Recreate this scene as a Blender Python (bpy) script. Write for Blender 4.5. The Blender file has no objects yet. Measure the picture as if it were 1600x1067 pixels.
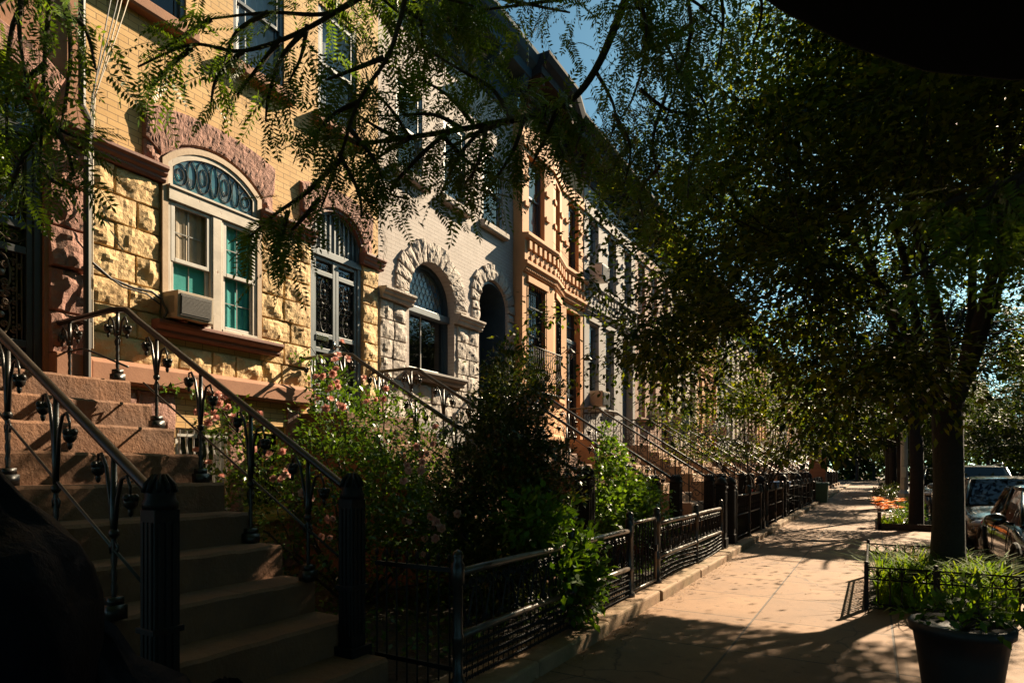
import bpy, math, random
import numpy as np
from mathutils import Vector, Matrix, noise
R = math.radians
random.seed(7)
scene = bpy.context.scene
COL = scene.collection
FX = -7.0            # facade plane
PI = math.pi

# ------------------------------------------------------------------ mesh builder
class MB:
    def __init__(self):
        self.v = []; self.f = []
    def add(self, vs, fs):
        o = len(self.v)
        self.v.extend([tuple(p) for p in vs])
        self.f.extend([tuple(i + o for i in q) for q in fs])
    def quad(self, a, b, c, d):
        self.add([a, b, c, d], [(0, 1, 2, 3)])
    def box(self, x0, x1, y0, y1, z0, z1):
        self.add([(x0,y0,z0),(x1,y0,z0),(x1,y1,z0),(x0,y1,z0),(x0,y0,z1),(x1,y0,z1),(x1,y1,z1),(x0,y1,z1)],
                 [(0,3,2,1),(4,5,6,7),(0,1,5,4),(1,2,6,5),(2,3,7,6),(3,0,4,7)])
    def tube(self, path, r, n=6, twist=0.0, cap=True, square=False):
        P = [Vector(p) for p in path]
        m = len(P)
        if m < 2: return
        rr = r if isinstance(r, (list, tuple)) else [r] * m
        T = []
        for i in range(m):
            t = P[min(i+1, m-1)] - P[max(i-1, 0)]
            T.append(t.normalized() if t.length > 1e-9 else Vector((0,0,1)))
        up = Vector((0,0,1)) if abs(T[0].z) < .9 else Vector((1,0,0))
        a = T[0].cross(up).normalized()
        o = len(self.v)
        for i in range(m):
            if i:
                a = (a - T[i] * a.dot(T[i]))
                if a.length < 1e-6:
                    a = T[i].cross(Vector((.3,.5,.8)))
                a.normalize()
            b = T[i].cross(a)
            for k in range(n):
                an = 2*PI*k/n + twist*i
                self.v.append(tuple(P[i] + (a*math.cos(an) + b*math.sin(an)) * rr[i]))
        for i in range(m-1):
            for k in range(n):
                k2 = (k+1) % n
                self.f.append((o+i*n+k, o+i*n+k2, o+(i+1)*n+k2, o+(i+1)*n+k))
        if cap:
            self.f.append(tuple(o+k for k in range(n))[::-1])
            self.f.append(tuple(o+(m-1)*n+k for k in range(n)))
    def lathe(self, prof, c, n=12, cap=True):
        o = len(self.v)
        for r, z in prof:
            for k in range(n):
                an = 2*PI*k/n
                self.v.append((c[0]+r*math.cos(an), c[1]+r*math.sin(an), c[2]+z))
        for i in range(len(prof)-1):
            for k in range(n):
                k2 = (k+1) % n
                self.f.append((o+i*n+k, o+i*n+k2, o+(i+1)*n+k2, o+(i+1)*n+k))
        if cap:
            self.f.append(tuple(o+k for k in range(n))[::-1])
            self.f.append(tuple(o+(len(prof)-1)*n+k for k in range(n)))
    def prism(self, poly, x0, x1):            # poly in (y,z), extruded along x
        n = len(poly); o = len(self.v)
        for x in (x0, x1):
            for y, z in poly: self.v.append((x, y, z))
        self.f.append(tuple(o+k for k in range(n))); self.f.append(tuple(o+n+k for k in range(n))[::-1])
        for k in range(n):
            k2 = (k+1) % n
            self.f.append((o+k, o+n+k, o+n+k2, o+k2))
    def prism_y(self, poly, y0, y1):          # poly in (x,z), extruded along y
        n = len(poly); o = len(self.v)
        for y in (y0, y1):
            for x, z in poly: self.v.append((x, y, z))
        self.f.append(tuple(o+k for k in range(n))); self.f.append(tuple(o+n+k for k in range(n))[::-1])
        for k in range(n):
            k2 = (k+1) % n
            self.f.append((o+k, o+n+k, o+n+k2, o+k2))
    def ellipsoid(self, c, r, nu=8, nv=6, jit=0):
        o = len(self.v); c = Vector(c)
        for i in range(nv+1):
            th = PI*i/nv
            for k in range(nu):
                ph = 2*PI*k/nu
                d = Vector((math.sin(th)*math.cos(ph), math.sin(th)*math.sin(ph), math.cos(th)))
                s = 1 + (jit*noise.noise(d*2+c*3) if jit else 0)
                self.v.append((c.x+r[0]*d.x*s, c.y+r[1]*d.y*s, c.z+r[2]*d.z*s))
        for i in range(nv):
            for k in range(nu):
                k2 = (k+1) % nu
                self.f.append((o+i*nu+k, o+(i+1)*nu+k, o+(i+1)*nu+k2, o+i*nu+k2))
    def ribbon(self, pts, w, x0, x1, closed=False):
        """band of width w inside polyline pts (y,z) (interior on the right when walking), from depth x0 to x1 (front)"""
        m = len(pts); inn = []
        for i in range(m):
            a = pts[i-1] if (i > 0 or closed) else pts[i]
            b = pts[(i+1) % m] if (i < m-1 or closed) else pts[i]
            p = pts[i]
            def nrm(u, v):
                dy, dz = v[0]-u[0], v[1]-u[1]; l = math.hypot(dy, dz) or 1
                return (dz/l, -dy/l)
            n1 = nrm(a, p) if a != p else nrm(p, b)
            n2 = nrm(p, b) if b != p else n1
            ny, nz = n1[0]+n2[0], n1[1]+n2[1]
            l2 = (ny*ny+nz*nz) or 1
            k = 2*w/l2
            inn.append((p[0]+ny*k, p[1]+nz*k))
        rng = range(m) if closed else range(m-1)
        for i in rng:
            j = (i+1) % m
            A, B, C, D = pts[i], pts[j], inn[j], inn[i]
            self.quad((x1,*A),(x1,*B),(x1,*C),(x1,*D))
            self.quad((x1,*D),(x1,*C),(x0,*C),(x0,*D))
            self.quad((x1,*B),(x1,*A),(x0,*A),(x0,*B))
        return inn
    def fan(self, pts, x):
        o = len(self.v)
        for p in pts: self.v.append((x, p[0], p[1]))
        self.f.append(tuple(o+i for i in range(len(pts))))
    def build(self, name, mat=None, parent=None, smooth=False, bevel=0.0, loc=None, rot=None):
        me = bpy.data.meshes.new(name)
        me.from_pydata(self.v, [], self.f)
        me.update()
        if smooth:
            me.polygons.foreach_set('use_smooth', [True]*len(me.polygons))
        if mat: me.materials.append(mat)
        o = bpy.data.objects.new(name, me); COL.objects.link(o)
        if parent is not None: o.parent = parent
        if loc is not None: o.location = loc
        if rot is not None: o.rotation_euler = rot
        if bevel:
            b = o.modifiers.new('bevel', 'BEVEL'); b.width = bevel; b.segments = 2; b.limit_method = 'ANGLE'; b.angle_limit = R(35)
        return o

def tag(o, label=None, cat=None, group=None, kind=None):
    if label: o['label'] = label
    if cat: o['category'] = cat
    if group: o['group'] = group
    if kind: o['kind'] = kind
    return o
def thing(name, label, cat, loc=(0,0,0), rz=0, group=None):
    o = bpy.data.objects.new(name, None); COL.objects.link(o)
    o.location = loc; o.rotation_euler = (0,0,rz); o.empty_display_size = .2
    return tag(o, label, cat, group)
def kids(o): return [c for c in bpy.data.objects if c.parent == o]
def copy_tree(o, parent=None):
    c = o.copy(); COL.objects.link(c); c.parent = parent
    for ch in kids(o): copy_tree(ch, c)
    return c
def dup(o, loc, label, rz=None, sc=None, group=None):
    c = copy_tree(o); c.location = loc
    if rz is not None: c.rotation_euler = (0,0,rz)
    if sc is not None: c.scale = sc if isinstance(sc, tuple) else (sc,)*3
    c['label'] = label
    if group: c['group'] = group
    return c
def recolour(o, old, new):
    for sl in o.material_slots:
        if sl.material == old:
            sl.link = 'OBJECT'; sl.material = new
    for ch in kids(o): recolour(ch, old, new)

# ------------------------------------------------------------------ materials
def newmat(name):
    m = bpy.data.materials.new(name); m.use_nodes = True
    nt = m.node_tree
    return m, nt, nt.nodes['Principled BSDF']
def N(nt, t, **kw):
    n = nt.nodes.new(t)
    for k, v in kw.items(): setattr(n, k, v)
    return n
def ramp(nt, fac, stops):
    r = N(nt, 'ShaderNodeValToRGB')
    el = r.color_ramp.elements
    while len(el) < len(stops): el.new(.5)
    for e, (p, c) in zip(el, stops):
        e.position = p; e.color = (*c, 1)
    nt.links.new(fac, r.inputs[0])
    return r.outputs[0]
def noise_tex(nt, vec, scale, detail=5, rough=.6):
    n = N(nt, 'ShaderNodeTexNoise'); n.inputs['Scale'].default_value = scale
    n.inputs['Detail'].default_value = detail; n.inputs['Roughness'].default_value = rough
    nt.links.new(vec, n.inputs['Vector'])
    return n.outputs['Fac']
def mixc(nt, f, a, b, typ='MIX'):
    m = N(nt, 'ShaderNodeMix', data_type='RGBA', blend_type=typ)
    if isinstance(f, (int, float)): m.inputs[0].default_value = f
    else: nt.links.new(f, m.inputs[0])
    for i, s in ((6, a), (7, b)):
        if isinstance(s, tuple): m.inputs[i].default_value = (*s, 1)
        else: nt.links.new(s, m.inputs[i])
    return m.outputs[2]
def bump(nt, b, h, strength=.4, dist=.02, normal=None):
    n = N(nt, 'ShaderNodeBump'); n.inputs['Strength'].default_value = strength; n.inputs['Distance'].default_value = dist
    nt.links.new(h, n.inputs['Height'])
    if normal is not None: nt.links.new(normal, n.inputs['Normal'])
    nt.links.new(n.outputs[0], b.inputs['Normal'])
    return n.outputs[0]
def surf(name, c, c2=None, scale=6, rough=.7, bscale=40, bstr=.25, bdist=.01, metal=0, stain=None, spec=None, coat=0):
    m, nt, b = newmat(name)
    tc = N(nt, 'ShaderNodeTexCoord').outputs['Object']
    c2 = c2 or tuple(x*.72 for x in c)
    col = ramp(nt, noise_tex(nt, tc, scale, 7, .65), [(.3, c2), (.68, c)])
    if stain:
        col = mixc(nt, ramp(nt, noise_tex(nt, tc, scale*.35, 6, .7), [(.46, (0,0,0)), (.80, (1,1,1))]), col, stain)
    nt.links.new(col, b.inputs['Base Color'])
    b.inputs['Roughness'].default_value = rough; b.inputs['Metallic'].default_value = metal
    if spec is not None: b.inputs['Specular IOR Level'].default_value = spec
    if coat: b.inputs['Coat Weight'].default_value = coat
    if bstr: bump(nt, b, noise_tex(nt, tc, bscale, 6, .65), bstr, bdist)
    return m
def brick(name, c1, c2, mortar, bw=.215, bh=.069, ms=.0045, bstr=.6, stain=None):
    m, nt, b = newmat(name)
    tc = N(nt, 'ShaderNodeTexCoord').outputs['Object']
    sp = N(nt, 'ShaderNodeSeparateXYZ'); nt.links.new(tc, sp.inputs[0])
    cb = N(nt, 'ShaderNodeCombineXYZ'); nt.links.new(sp.outputs[1], cb.inputs[0]); nt.links.new(sp.outputs[2], cb.inputs[1])
    # slight irregular wobble of the courses
    wob = N(nt, 'ShaderNodeTexNoise'); wob.inputs['Scale'].default_value = 5; nt.links.new(tc, wob.inputs['Vector'])
    vm = N(nt, 'ShaderNodeVectorMath', operation='SCALE'); vm.inputs['Scale'].default_value = .008; nt.links.new(wob.outputs['Color'], vm.inputs[0])
    va = N(nt, 'ShaderNodeVectorMath', operation='ADD'); nt.links.new(cb.outputs[0], va.inputs[0]); nt.links.new(vm.outputs[0], va.inputs[1])
    br = N(nt, 'ShaderNodeTexBrick'); nt.links.new(va.outputs[0], br.inputs['Vector'])
    br.inputs['Scale'].default_value = 1; br.inputs['Brick Width'].default_value = bw; br.inputs['Row Height'].default_value = bh
    br.inputs['Mortar Size'].default_value = ms; br.inputs['Mortar Smooth'].default_value = .2; br.inputs['Bias'].default_value = 0
    br.inputs['Color1'].default_value = (*c1,1); br.inputs['Color2'].default_value = (*c2,1); br.inputs['Mortar'].default_value = (*mortar,1)
    nz = noise_tex(nt, tc, 2.2, 6, .7)
    col = mixc(nt, .5, br.outputs['Color'], ramp(nt, nz, [(.3, (.62,.6,.58)), (.65, (1,1,1))]), 'MULTIPLY')
    if stain:
        col = mixc(nt, ramp(nt, noise_tex(nt, tc, .9, 7, .75), [(.52, (0,0,0)), (.75, (.8,.8,.8))]), col, stain)
    nt.links.new(col, b.inputs['Base Color']); b.inputs['Roughness'].default_value = .8
    n1 = bump(nt, b, noise_tex(nt, tc, 55, 5), .25, .004)
    inv = N(nt, 'ShaderNodeMath', operation='SUBTRACT'); inv.inputs[0].default_value = 1; nt.links.new(br.outputs['Fac'], inv.inputs[1])
    bump(nt, b, inv.outputs[0], bstr, .006, n1)
    return m
def leafmat(name, cols, trans=.45, rough=.45, tcol=None, spec=.35):
    m, nt, b = newmat(name)
    g = N(nt, 'ShaderNodeNewGeometry')
    n = len(cols)
    col = ramp(nt, g.outputs['Random Per Island'], [(i/max(1,n-1), c) for i, c in enumerate(cols)])
    nt.links.new(col, b.inputs['Base Color']); b.inputs['Roughness'].default_value = rough
    b.inputs['Specular IOR Level'].default_value = spec
    t = N(nt, 'ShaderNodeBsdfTranslucent')
    tcol = tcol or (1.9, 1.7, .55)
    nt.links.new(mixc(nt, 1.0, col, tcol, 'MULTIPLY'), t.inputs['Color'])
    mx = N(nt, 'ShaderNodeMixShader'); mx.inputs[0].default_value = trans
    nt.links.new(b.outputs[0], mx.inputs[1]); nt.links.new(t.outputs[0], mx.inputs[2])
    nt.links.new(mx.outputs[0], nt.nodes['Material Output'].inputs['Surface'])
    return m
def glass(name, tint=(.55,.62,.65), base=.06, rough=.02):
    m, nt, b = newmat(name); nt.nodes.remove(b)
    tr = N(nt, 'ShaderNodeBsdfTransparent'); tr.inputs[0].default_value = (*tint,1)
    gl = N(nt, 'ShaderNodeBsdfGlossy'); gl.inputs['Roughness'].default_value = rough; gl.inputs['Color'].default_value = (.95,.97,1,1)
    tc = N(nt, 'ShaderNodeTexCoord').outputs['Object']
    bp = N(nt, 'ShaderNodeBump'); bp.inputs['Strength'].default_value = .05; bp.inputs['Distance'].default_value = .02
    nt.links.new(noise_tex(nt, tc, 2.5, 2), bp.inputs['Height']); nt.links.new(bp.outputs[0], gl.inputs['Normal'])
    lw = N(nt, 'ShaderNodeLayerWeight'); lw.inputs['Blend'].default_value = .5
    pw = N(nt, 'ShaderNodeMath', operation='POWER'); pw.inputs[1].default_value = 4.5; nt.links.new(lw.outputs['Facing'], pw.inputs[0])
    ad = N(nt, 'ShaderNodeMath', operation='MULTIPLY_ADD', use_clamp=True); ad.inputs[1].default_value = 1-base; ad.inputs[2].default_value = base; nt.links.new(pw.outputs[0], ad.inputs[0])
    mx = N(nt, 'ShaderNodeMixShader'); nt.links.new(ad.outputs[0], mx.inputs[0])
    nt.links.new(tr.outputs[0], mx.inputs[1]); nt.links.new(gl.outputs[0], mx.inputs[2])
    nt.links.new(mx.outputs[0], nt.nodes['Material Output'].inputs['Surface'])
    return m
def stained(name, cols, scale=14):
    m, nt, b = newmat(name)
    tc = N(nt, 'ShaderNodeTexCoord').outputs['Object']
    v = N(nt, 'ShaderNodeTexVoronoi'); v.inputs['Scale'].default_value = scale; nt.links.new(tc, v.inputs['Vector'])
    sp = N(nt, 'ShaderNodeSeparateColor'); nt.links.new(v.outputs['Color'], sp.inputs[0])
    nt.links.new(ramp(nt, sp.outputs[0], [(i/(len(cols)-1), c) for i, c in enumerate(cols)]), b.inputs['Base Color'])
    b.inputs['Roughness'].default_value = .18; b.inputs['Specular IOR Level'].default_value = .7
    bump(nt, b, v.outputs['Distance'], .3, .01)
    return m
def peel(name, paint, wood):
    m, nt, b = newmat(name)
    tc = N(nt, 'ShaderNodeTexCoord').outputs['Object']
    mp = N(nt, 'ShaderNodeMapping'); mp.inputs['Scale'].default_value = (1,1,.45); nt.links.new(tc, mp.inputs[0])
    f = noise_tex(nt, mp.outputs[0], 14, 8, .75)
    chip = ramp(nt, f, [(.6, (0,0,0)), (.63, (1,1,1))])
    dirt = ramp(nt, noise_tex(nt, tc, 5, 6), [(.3, tuple(x*.7 for x in paint)), (.6, paint)])
    nt.links.new(mixc(nt, chip, dirt, wood), b.inputs['Base Color']); b.inputs['Roughness'].default_value = .55
    inv = N(nt, 'ShaderNodeMath', operation='SUBTRACT'); inv.inputs[0].default_value = 1; nt.links.new(chip, inv.inputs[1])
    bump(nt, b, inv.outputs[0], .4, .003)
    return m

M = {}
M['yellow_brick'] = brick('yellow_brick', (.62,.40,.17), (.55,.33,.125), (.20,.12,.055), stain=(.40,.24,.10))
M['grey_brick'] = brick('grey_brick', (.46,.40,.365), (.43,.37,.335), (.30,.255,.23), ms=.004, bstr=.7, stain=(.36,.31,.28))
M['red_brick'] = brick('red_brick', (.30,.13,.07), (.24,.10,.055), (.22,.17,.13))
M['buff_stone'] = surf('buff_stone', (.64,.46,.24), (.50,.33,.15), 5, .85, 26, .7, .02, stain=(.27,.165,.085))
M['grey_stone'] = surf('grey_stone', (.50,.44,.38), (.34,.29,.26), 5, .85, 26, .7, .02, stain=(.22,.19,.18))
M['red_stone'] = surf('red_stone', (.36,.19,.145), (.22,.105,.08), 6, .85, 22, .9, .03, stain=(.17,.085,.07))
M['brownstone'] = surf('brownstone', (.33,.155,.085), (.25,.11,.06), 3.5, .8, 60, .35, .006, stain=(.17,.08,.05))
M['brown_trim'] = surf('brown_trim', (.20,.075,.05), (.13,.05,.035), 4, .6, 50, .25, .006)
M['tan_stone'] = surf('tan_stone', (.56,.285,.125), (.46,.22,.09), 2.2, .8, 45, .3, .006, stain=(.40,.21,.10))
M['ash_stone'] = surf('ash_stone', (.29,.265,.25), (.21,.19,.18), 2.2, .8, 45, .3, .006, stain=(.22,.19,.175))
M['rose_stone'] = surf('rose_stone', (.31,.18,.125), (.22,.125,.085), 2.2, .8, 45, .3, .006, stain=(.24,.13,.09))
M['cream_stone'] = surf('cream_stone', (.44,.36,.28), (.33,.26,.20), 2.2, .8, 45, .3, .006, stain=(.32,.25,.19))
M['step_stone'] = surf('step_stone', (.20,.092,.043), (.115,.052,.026), 3.5, .85, 30, .8, .014, stain=(.085,.05,.035))
M['step_tan'] = surf('step_tan', (.42,.27,.17), (.33,.2,.12), 3, .8, 35, .5, .012, stain=(.2,.12,.08))
M['iron'] = surf('iron', (.009,.009,.010), (.005,.005,.006), 12, .50, 120, .25, .003, stain=(.014,.010,.008), spec=.18)
M['rail_iron'] = surf('rail_iron', (.014,.012,.011), (.007,.007,.007), 9, .34, 90, .3, .003, stain=(.03,.02,.014), spec=.45)
M['cornice_blue'] = surf('cornice_blue', (.05,.075,.095), (.035,.055,.07), 5, .85, 30, .2, .004, spec=.1)
M['fence_rail'] = surf('fence_rail', (.085,.062,.045), (.035,.027,.022), 9, .36, 70, .35, .004, stain=(.13,.09,.06), spec=.6)
M['slate_paint'] = surf('slate_paint', (.14,.165,.185), (.10,.125,.145), 5, .45, 30, .15, .004)
M['blue_paint'] = surf('blue_paint', (.035,.06,.085), (.025,.045,.065), 5, .4, 30, .15, .004)
M['dark_cornice'] = surf('dark_cornice', (.026,.025,.028), (.016,.016,.018), 5, .85, 30, .2, .004, spec=.15)
M['brown_cornice'] = surf('brown_cornice', (.07,.026,.018), (.045,.018,.013), 5, .85, 30, .2, .004, spec=.15)
M['white_trim'] = surf('white_trim', (.5,.48,.45), (.38,.36,.34), 4, .55, 40, .2, .004)
M['peel_white'] = peel('peel_white', (.46,.40,.33), (.22,.13,.08))
M['cream_wood'] = surf('cream_wood', (.42,.30,.19), (.30,.20,.12), 5, .6, 40, .3, .004)
M['black_sash'] = surf('black_sash', (.028,.03,.034), (.018,.02,.024), 8, .4, 40, .1, .003)
M['white_sash'] = surf('white_sash', (.48,.46,.43), (.38,.36,.33), 8, .45, 40, .1, .003)
M['glass'] = glass('glass', (.9,.92,.93), .05)
M['car_glass'] = glass('car_glass', (.3,.36,.38), .035)
M['glass_dark'] = glass('glass_dark', (.35,.42,.45), .10)
M['teal_curtain'] = surf('teal_curtain', (.045,.40,.37), (.035,.30,.28), 4, .8, 20, .2, .02)
M['taupe_curtain'] = surf('taupe_curtain', (.55,.43,.31), (.42,.32,.22), 9, .8, 30, .2, .01)
M['white_curtain'] = surf('white_curtain', (.42,.44,.46), (.3,.32,.34), 4, .8, 20, .2, .02)
M['dark_room'] = surf('dark_room', (.012,.013,.015), (.008,.009,.01), 3, .9, 20, 0)  # near-black colour stands for the shade inside rooms and car cabins
M['stained_teal'] = stained('stained_teal', [(.02,.05,.07), (.05,.16,.22), (.10,.11,.12), (.03,.2,.26)], 9)
M['stained_blue'] = stained('stained_blue', [(.10,.22,.30), (.22,.20,.18), (.05,.16,.30), (.16,.28,.33), (.25,.2,.15)], 13)
M['lead'] = surf('lead', (.03,.032,.035), (.02,.02,.022), 20, .5, 60, .1, .002)
M['ac_case'] = surf('ac_case', (.42,.34,.25), (.33,.26,.19), 6, .55, 60, .1, .003, stain=(.24,.16,.10))
M['ac_grille'] = surf('ac_grille', (.07,.062,.055), (.045,.04,.036), 60, .6, 200, .5, .004)
M['ac_white'] = surf('ac_white', (.55,.52,.48), (.45,.42,.39), 6, .5, 60, .1, .003)
M['cable'] = surf('cable', (.03,.026,.024), None, 8, .6, 40, 0)
M['cable_pale'] = surf('cable_pale', (.35,.28,.2), None, 8, .6, 40, 0)
M['bark'] = surf('bark', (.075,.055,.042), (.03,.024,.02), 14, .9, 30, 1.0, .03)
M['bark_dark'] = surf('bark_dark', (.015,.012,.010), (.007,.006,.005), 14, .9, 30, 1.0, .02)
M['leaf_locust'] = leafmat('leaf_locust', [(.05,.10,.014), (.075,.14,.018), (.11,.17,.022)], .45, .4)
M['leaf_elm'] = leafmat('leaf_elm', [(.009,.023,.006), (.018,.040,.008), (.045,.075,.010), (.085,.115,.012), (.13,.145,.014)], .48, .5, spec=.15)
M['leaf_far'] = leafmat('leaf_far', [(.014,.030,.007), (.024,.044,.009), (.045,.058,.011)], .32, .55, spec=.15)
M['leaf_rose'] = leafmat('leaf_rose', [(.03,.07,.012), (.05,.11,.016), (.08,.13,.02)], .35, .35)
M['leaf_holly'] = leafmat('leaf_holly', [(.016,.036,.010), (.026,.052,.012), (.05,.075,.014), (.11,.11,.018)], .25, .34, spec=.35)
M['leaf_lilac'] = leafmat('leaf_lilac', [(.05,.11,.016), (.075,.15,.02), (.11,.18,.022)], .45, .4)
M['leaf_vine'] = leafmat('leaf_vine', [(.035,.085,.010), (.06,.13,.013), (.09,.16,.016)], .4, .45, spec=.2)
M['blade'] = leafmat('blade', [(.05,.11,.009), (.085,.15,.010), (.13,.175,.013)], .42, .6, spec=.05)
M['dry_blade'] = leafmat('dry_blade', [(.12,.11,.03), (.2,.16,.05), (.10,.13,.03)], .35, .5)
M['rose_pink'] = leafmat('rose_pink', [(.58,.27,.22), (.66,.36,.30), (.72,.46,.36)], .3, .6, (1.2,1,1))
M['lily_orange'] = leafmat('lily_orange', [(.75,.20,.03), (.8,.28,.04)], .4, .5, (1.1,1,.9))
M['orange_wall'] = surf('orange_wall', (.42,.15,.05), (.30,.10,.035), 4, .7, 40, .3, .006)
M['yellow_paint'] = surf('yellow_paint', (.55,.36,.08), (.42,.27,.06), 5, .5, 40, .1, .004)
M['terracotta'] = surf('terracotta', (.42,.17,.08), (.3,.12,.06), 6, .7, 40, .2, .005)
M['pot_black'] = surf('pot_black', (.006,.006,.007), (.004,.004,.005), 6, .6, 60, .15, .003)
M['bag'] = surf('bag', (.003,.004,.008), (.002,.0025,.005), 4, .55, 6, .35, .08, spec=.05)
M['canvas'] = surf('canvas', (.008,.008,.009), (.005,.005,.006), 6, .9, 200, .1, .002)
M['steel'] = surf('steel', (.42,.43,.44), (.33,.34,.35), 8, .45, 60, .15, .003, metal=.6)
M['paper'] = surf('paper', (.7,.7,.68), (.6,.6,.58), 4, .7, 30, 0)
M['bin_green'] = surf('bin_green', (.02,.075,.045), (.014,.05,.03), 5, .4, 60, .1, .003)
M['bin_blue'] = surf('bin_blue', (.03,.12,.32), (.02,.09,.25), 5, .4, 60, .1, .003)
M['red_paint'] = surf('red_paint', (.5,.05,.03), (.35,.03,.02), 5, .5, 60, .1, .003)
M['tarp'] = surf('tarp', (.04,.16,.22), (.25,.22,.18), 7, .5, 12, .6, .02)
M['soil'] = surf('soil', (.045,.03,.02), (.02,.014,.01), 7, .95, 20, 1, .04, stain=(.02,.03,.01))
M['kerb'] = surf('kerb', (.30,.19,.11), (.19,.115,.065), 4, .85, 30, .6, .012, stain=(.10,.095,.03))
M['asphalt'] = surf('asphalt', (.055,.052,.05), (.035,.034,.033), 3, .85, 120, .6, .006)
M['ground'] = surf('ground', (.05,.05,.03), (.03,.032,.02), 1, .95, 8, .5, .03)
M['litter'] = leafmat('litter', [(.22,.12,.04), (.32,.2,.07), (.14,.08,.03)], .1, .8)

def sidewalk_mat():
    m, nt, b = newmat('sidewalk')
    tc = N(nt, 'ShaderNodeTexCoord').outputs['Object']
    mp = N(nt, 'ShaderNodeMapping'); mp.inputs['Location'].default_value = (1.05+1.2*4, -7.83+1.24*20, 0); nt.links.new(tc, mp.inputs[0])
    br = N(nt, 'ShaderNodeTexBrick', offset=0.0); nt.links.new(mp.outputs[0], br.inputs['Vector'])
    br.inputs['Scale'].default_value = 1; br.inputs['Brick Width'].default_value = 1.2; br.inputs['Row Height'].default_value = 1.24
    br.inputs['Mortar Size'].default_value = .011; br.inputs['Mortar Smooth'].default_value = .35; br.inputs['Bias'].default_value = 0
    br.inputs['Color1'].default_value = (.245,.135,.066,1); br.inputs['Color2'].default_value = (.195,.105,.052,1); br.inputs['Mortar'].default_value = (.07,.045,.03,1)
    sm = ramp(nt, noise_tex(nt, tc, 1.1, 8, .7), [(.3, (.66,.63,.6)), (.65, (1.05,1.03,1))])
    fine = ramp(nt, noise_tex(nt, tc, 60, 4, .7), [(.3, (.72,.72,.72)), (.7, (1.15,1.15,1.15))])
    spots = ramp(nt, noise_tex(nt, tc, 9, 3, .5), [(.62, (1,1,1)), (.70, (.5,.47,.45))])
    col = mixc(nt, 1, br.outputs['Color'], sm, 'MULTIPLY'); col = mixc(nt, .8, col, fine, 'MULTIPLY'); col = mixc(nt, .8, col, spots, 'MULTIPLY')
    # a few thin cracks
    v = N(nt, 'ShaderNodeTexVoronoi', feature='DISTANCE_TO_EDGE'); v.inputs['Scale'].default_value = .35
    wn = N(nt, 'ShaderNodeTexNoise'); wn.inputs['Scale'].default_value = 3; nt.links.new(tc, wn.inputs['Vector'])
    vm = N(nt, 'ShaderNodeVectorMath', operation='MULTIPLY_ADD'); vm.inputs[1].default_value = (.3,.3,.3)
    nt.links.new(wn.outputs['Color'], vm.inputs[0]); nt.links.new(tc, vm.inputs[2]); nt.links.new(vm.outputs[0], v.inputs['Vector'])
    crack = ramp(nt, v.outputs['Distance'], [(.0012, (.3,.28,.25)), (.004, (1,1,1))])
    col = mixc(nt, .9, col, crack, 'MULTIPLY')
    nt.links.new(col, b.inputs['Base Color']); b.inputs['Roughness'].default_value = .82
    n1 = bump(nt, b, noise_tex(nt, tc, 90, 5, .7), .45, .004)
    inv = N(nt, 'ShaderNodeMath', operation='SUBTRACT'); inv.inputs[0].default_value = 1; nt.links.new(br.outputs['Fac'], inv.inputs[1])
    bump(nt, b, inv.outputs[0], .8, .012, n1)
    return m
M['sidewalk'] = sidewalk_mat()
def paintmat(name, c, rough=.25):
    m, nt, b = newmat(name)
    b.inputs['Base Color'].default_value = (*c,1); b.inputs['Roughness'].default_value = rough
    b.inputs['Coat Weight'].default_value = 1; b.inputs['Coat Roughness'].default_value = .03; b.inputs['Metallic'].default_value = .2
    tc = N(nt, 'ShaderNodeTexCoord').outputs['Object']
    nt.links.new(ramp(nt, noise_tex(nt, tc, 3, 4), [(.3, tuple(x*.85 for x in c)), (.7, c)]), b.inputs['Base Color'])
    return m
M['car_black'] = paintmat('car_black', (.012,.013,.016))
M['car_brown'] = paintmat('car_brown', (.05,.035,.028))
M['car_navy'] = paintmat('car_navy', (.015,.025,.045))
M['car_white'] = paintmat('car_white', (.55,.56,.58))
M['car_silver'] = paintmat('car_silver', (.28,.29,.30))
M['tyre'] = surf('tyre', (.012,.012,.012), None, 10, .9, 60, .2, .004)
M['chrome'] = surf('chrome', (.6,.6,.6), (.5,.5,.5), 8, .15, 40, 0, metal=1)
M['lamp_lens'] = surf('lamp_lens', (.5,.52,.55), (.35,.37,.4), 20, .1, 60, .2, .004, spec=.8)
M['shade_blue'] = surf('shade_blue', (.02,.07,.22), (.015,.05,.16), 5, .4, 30, .3, .01)
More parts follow.
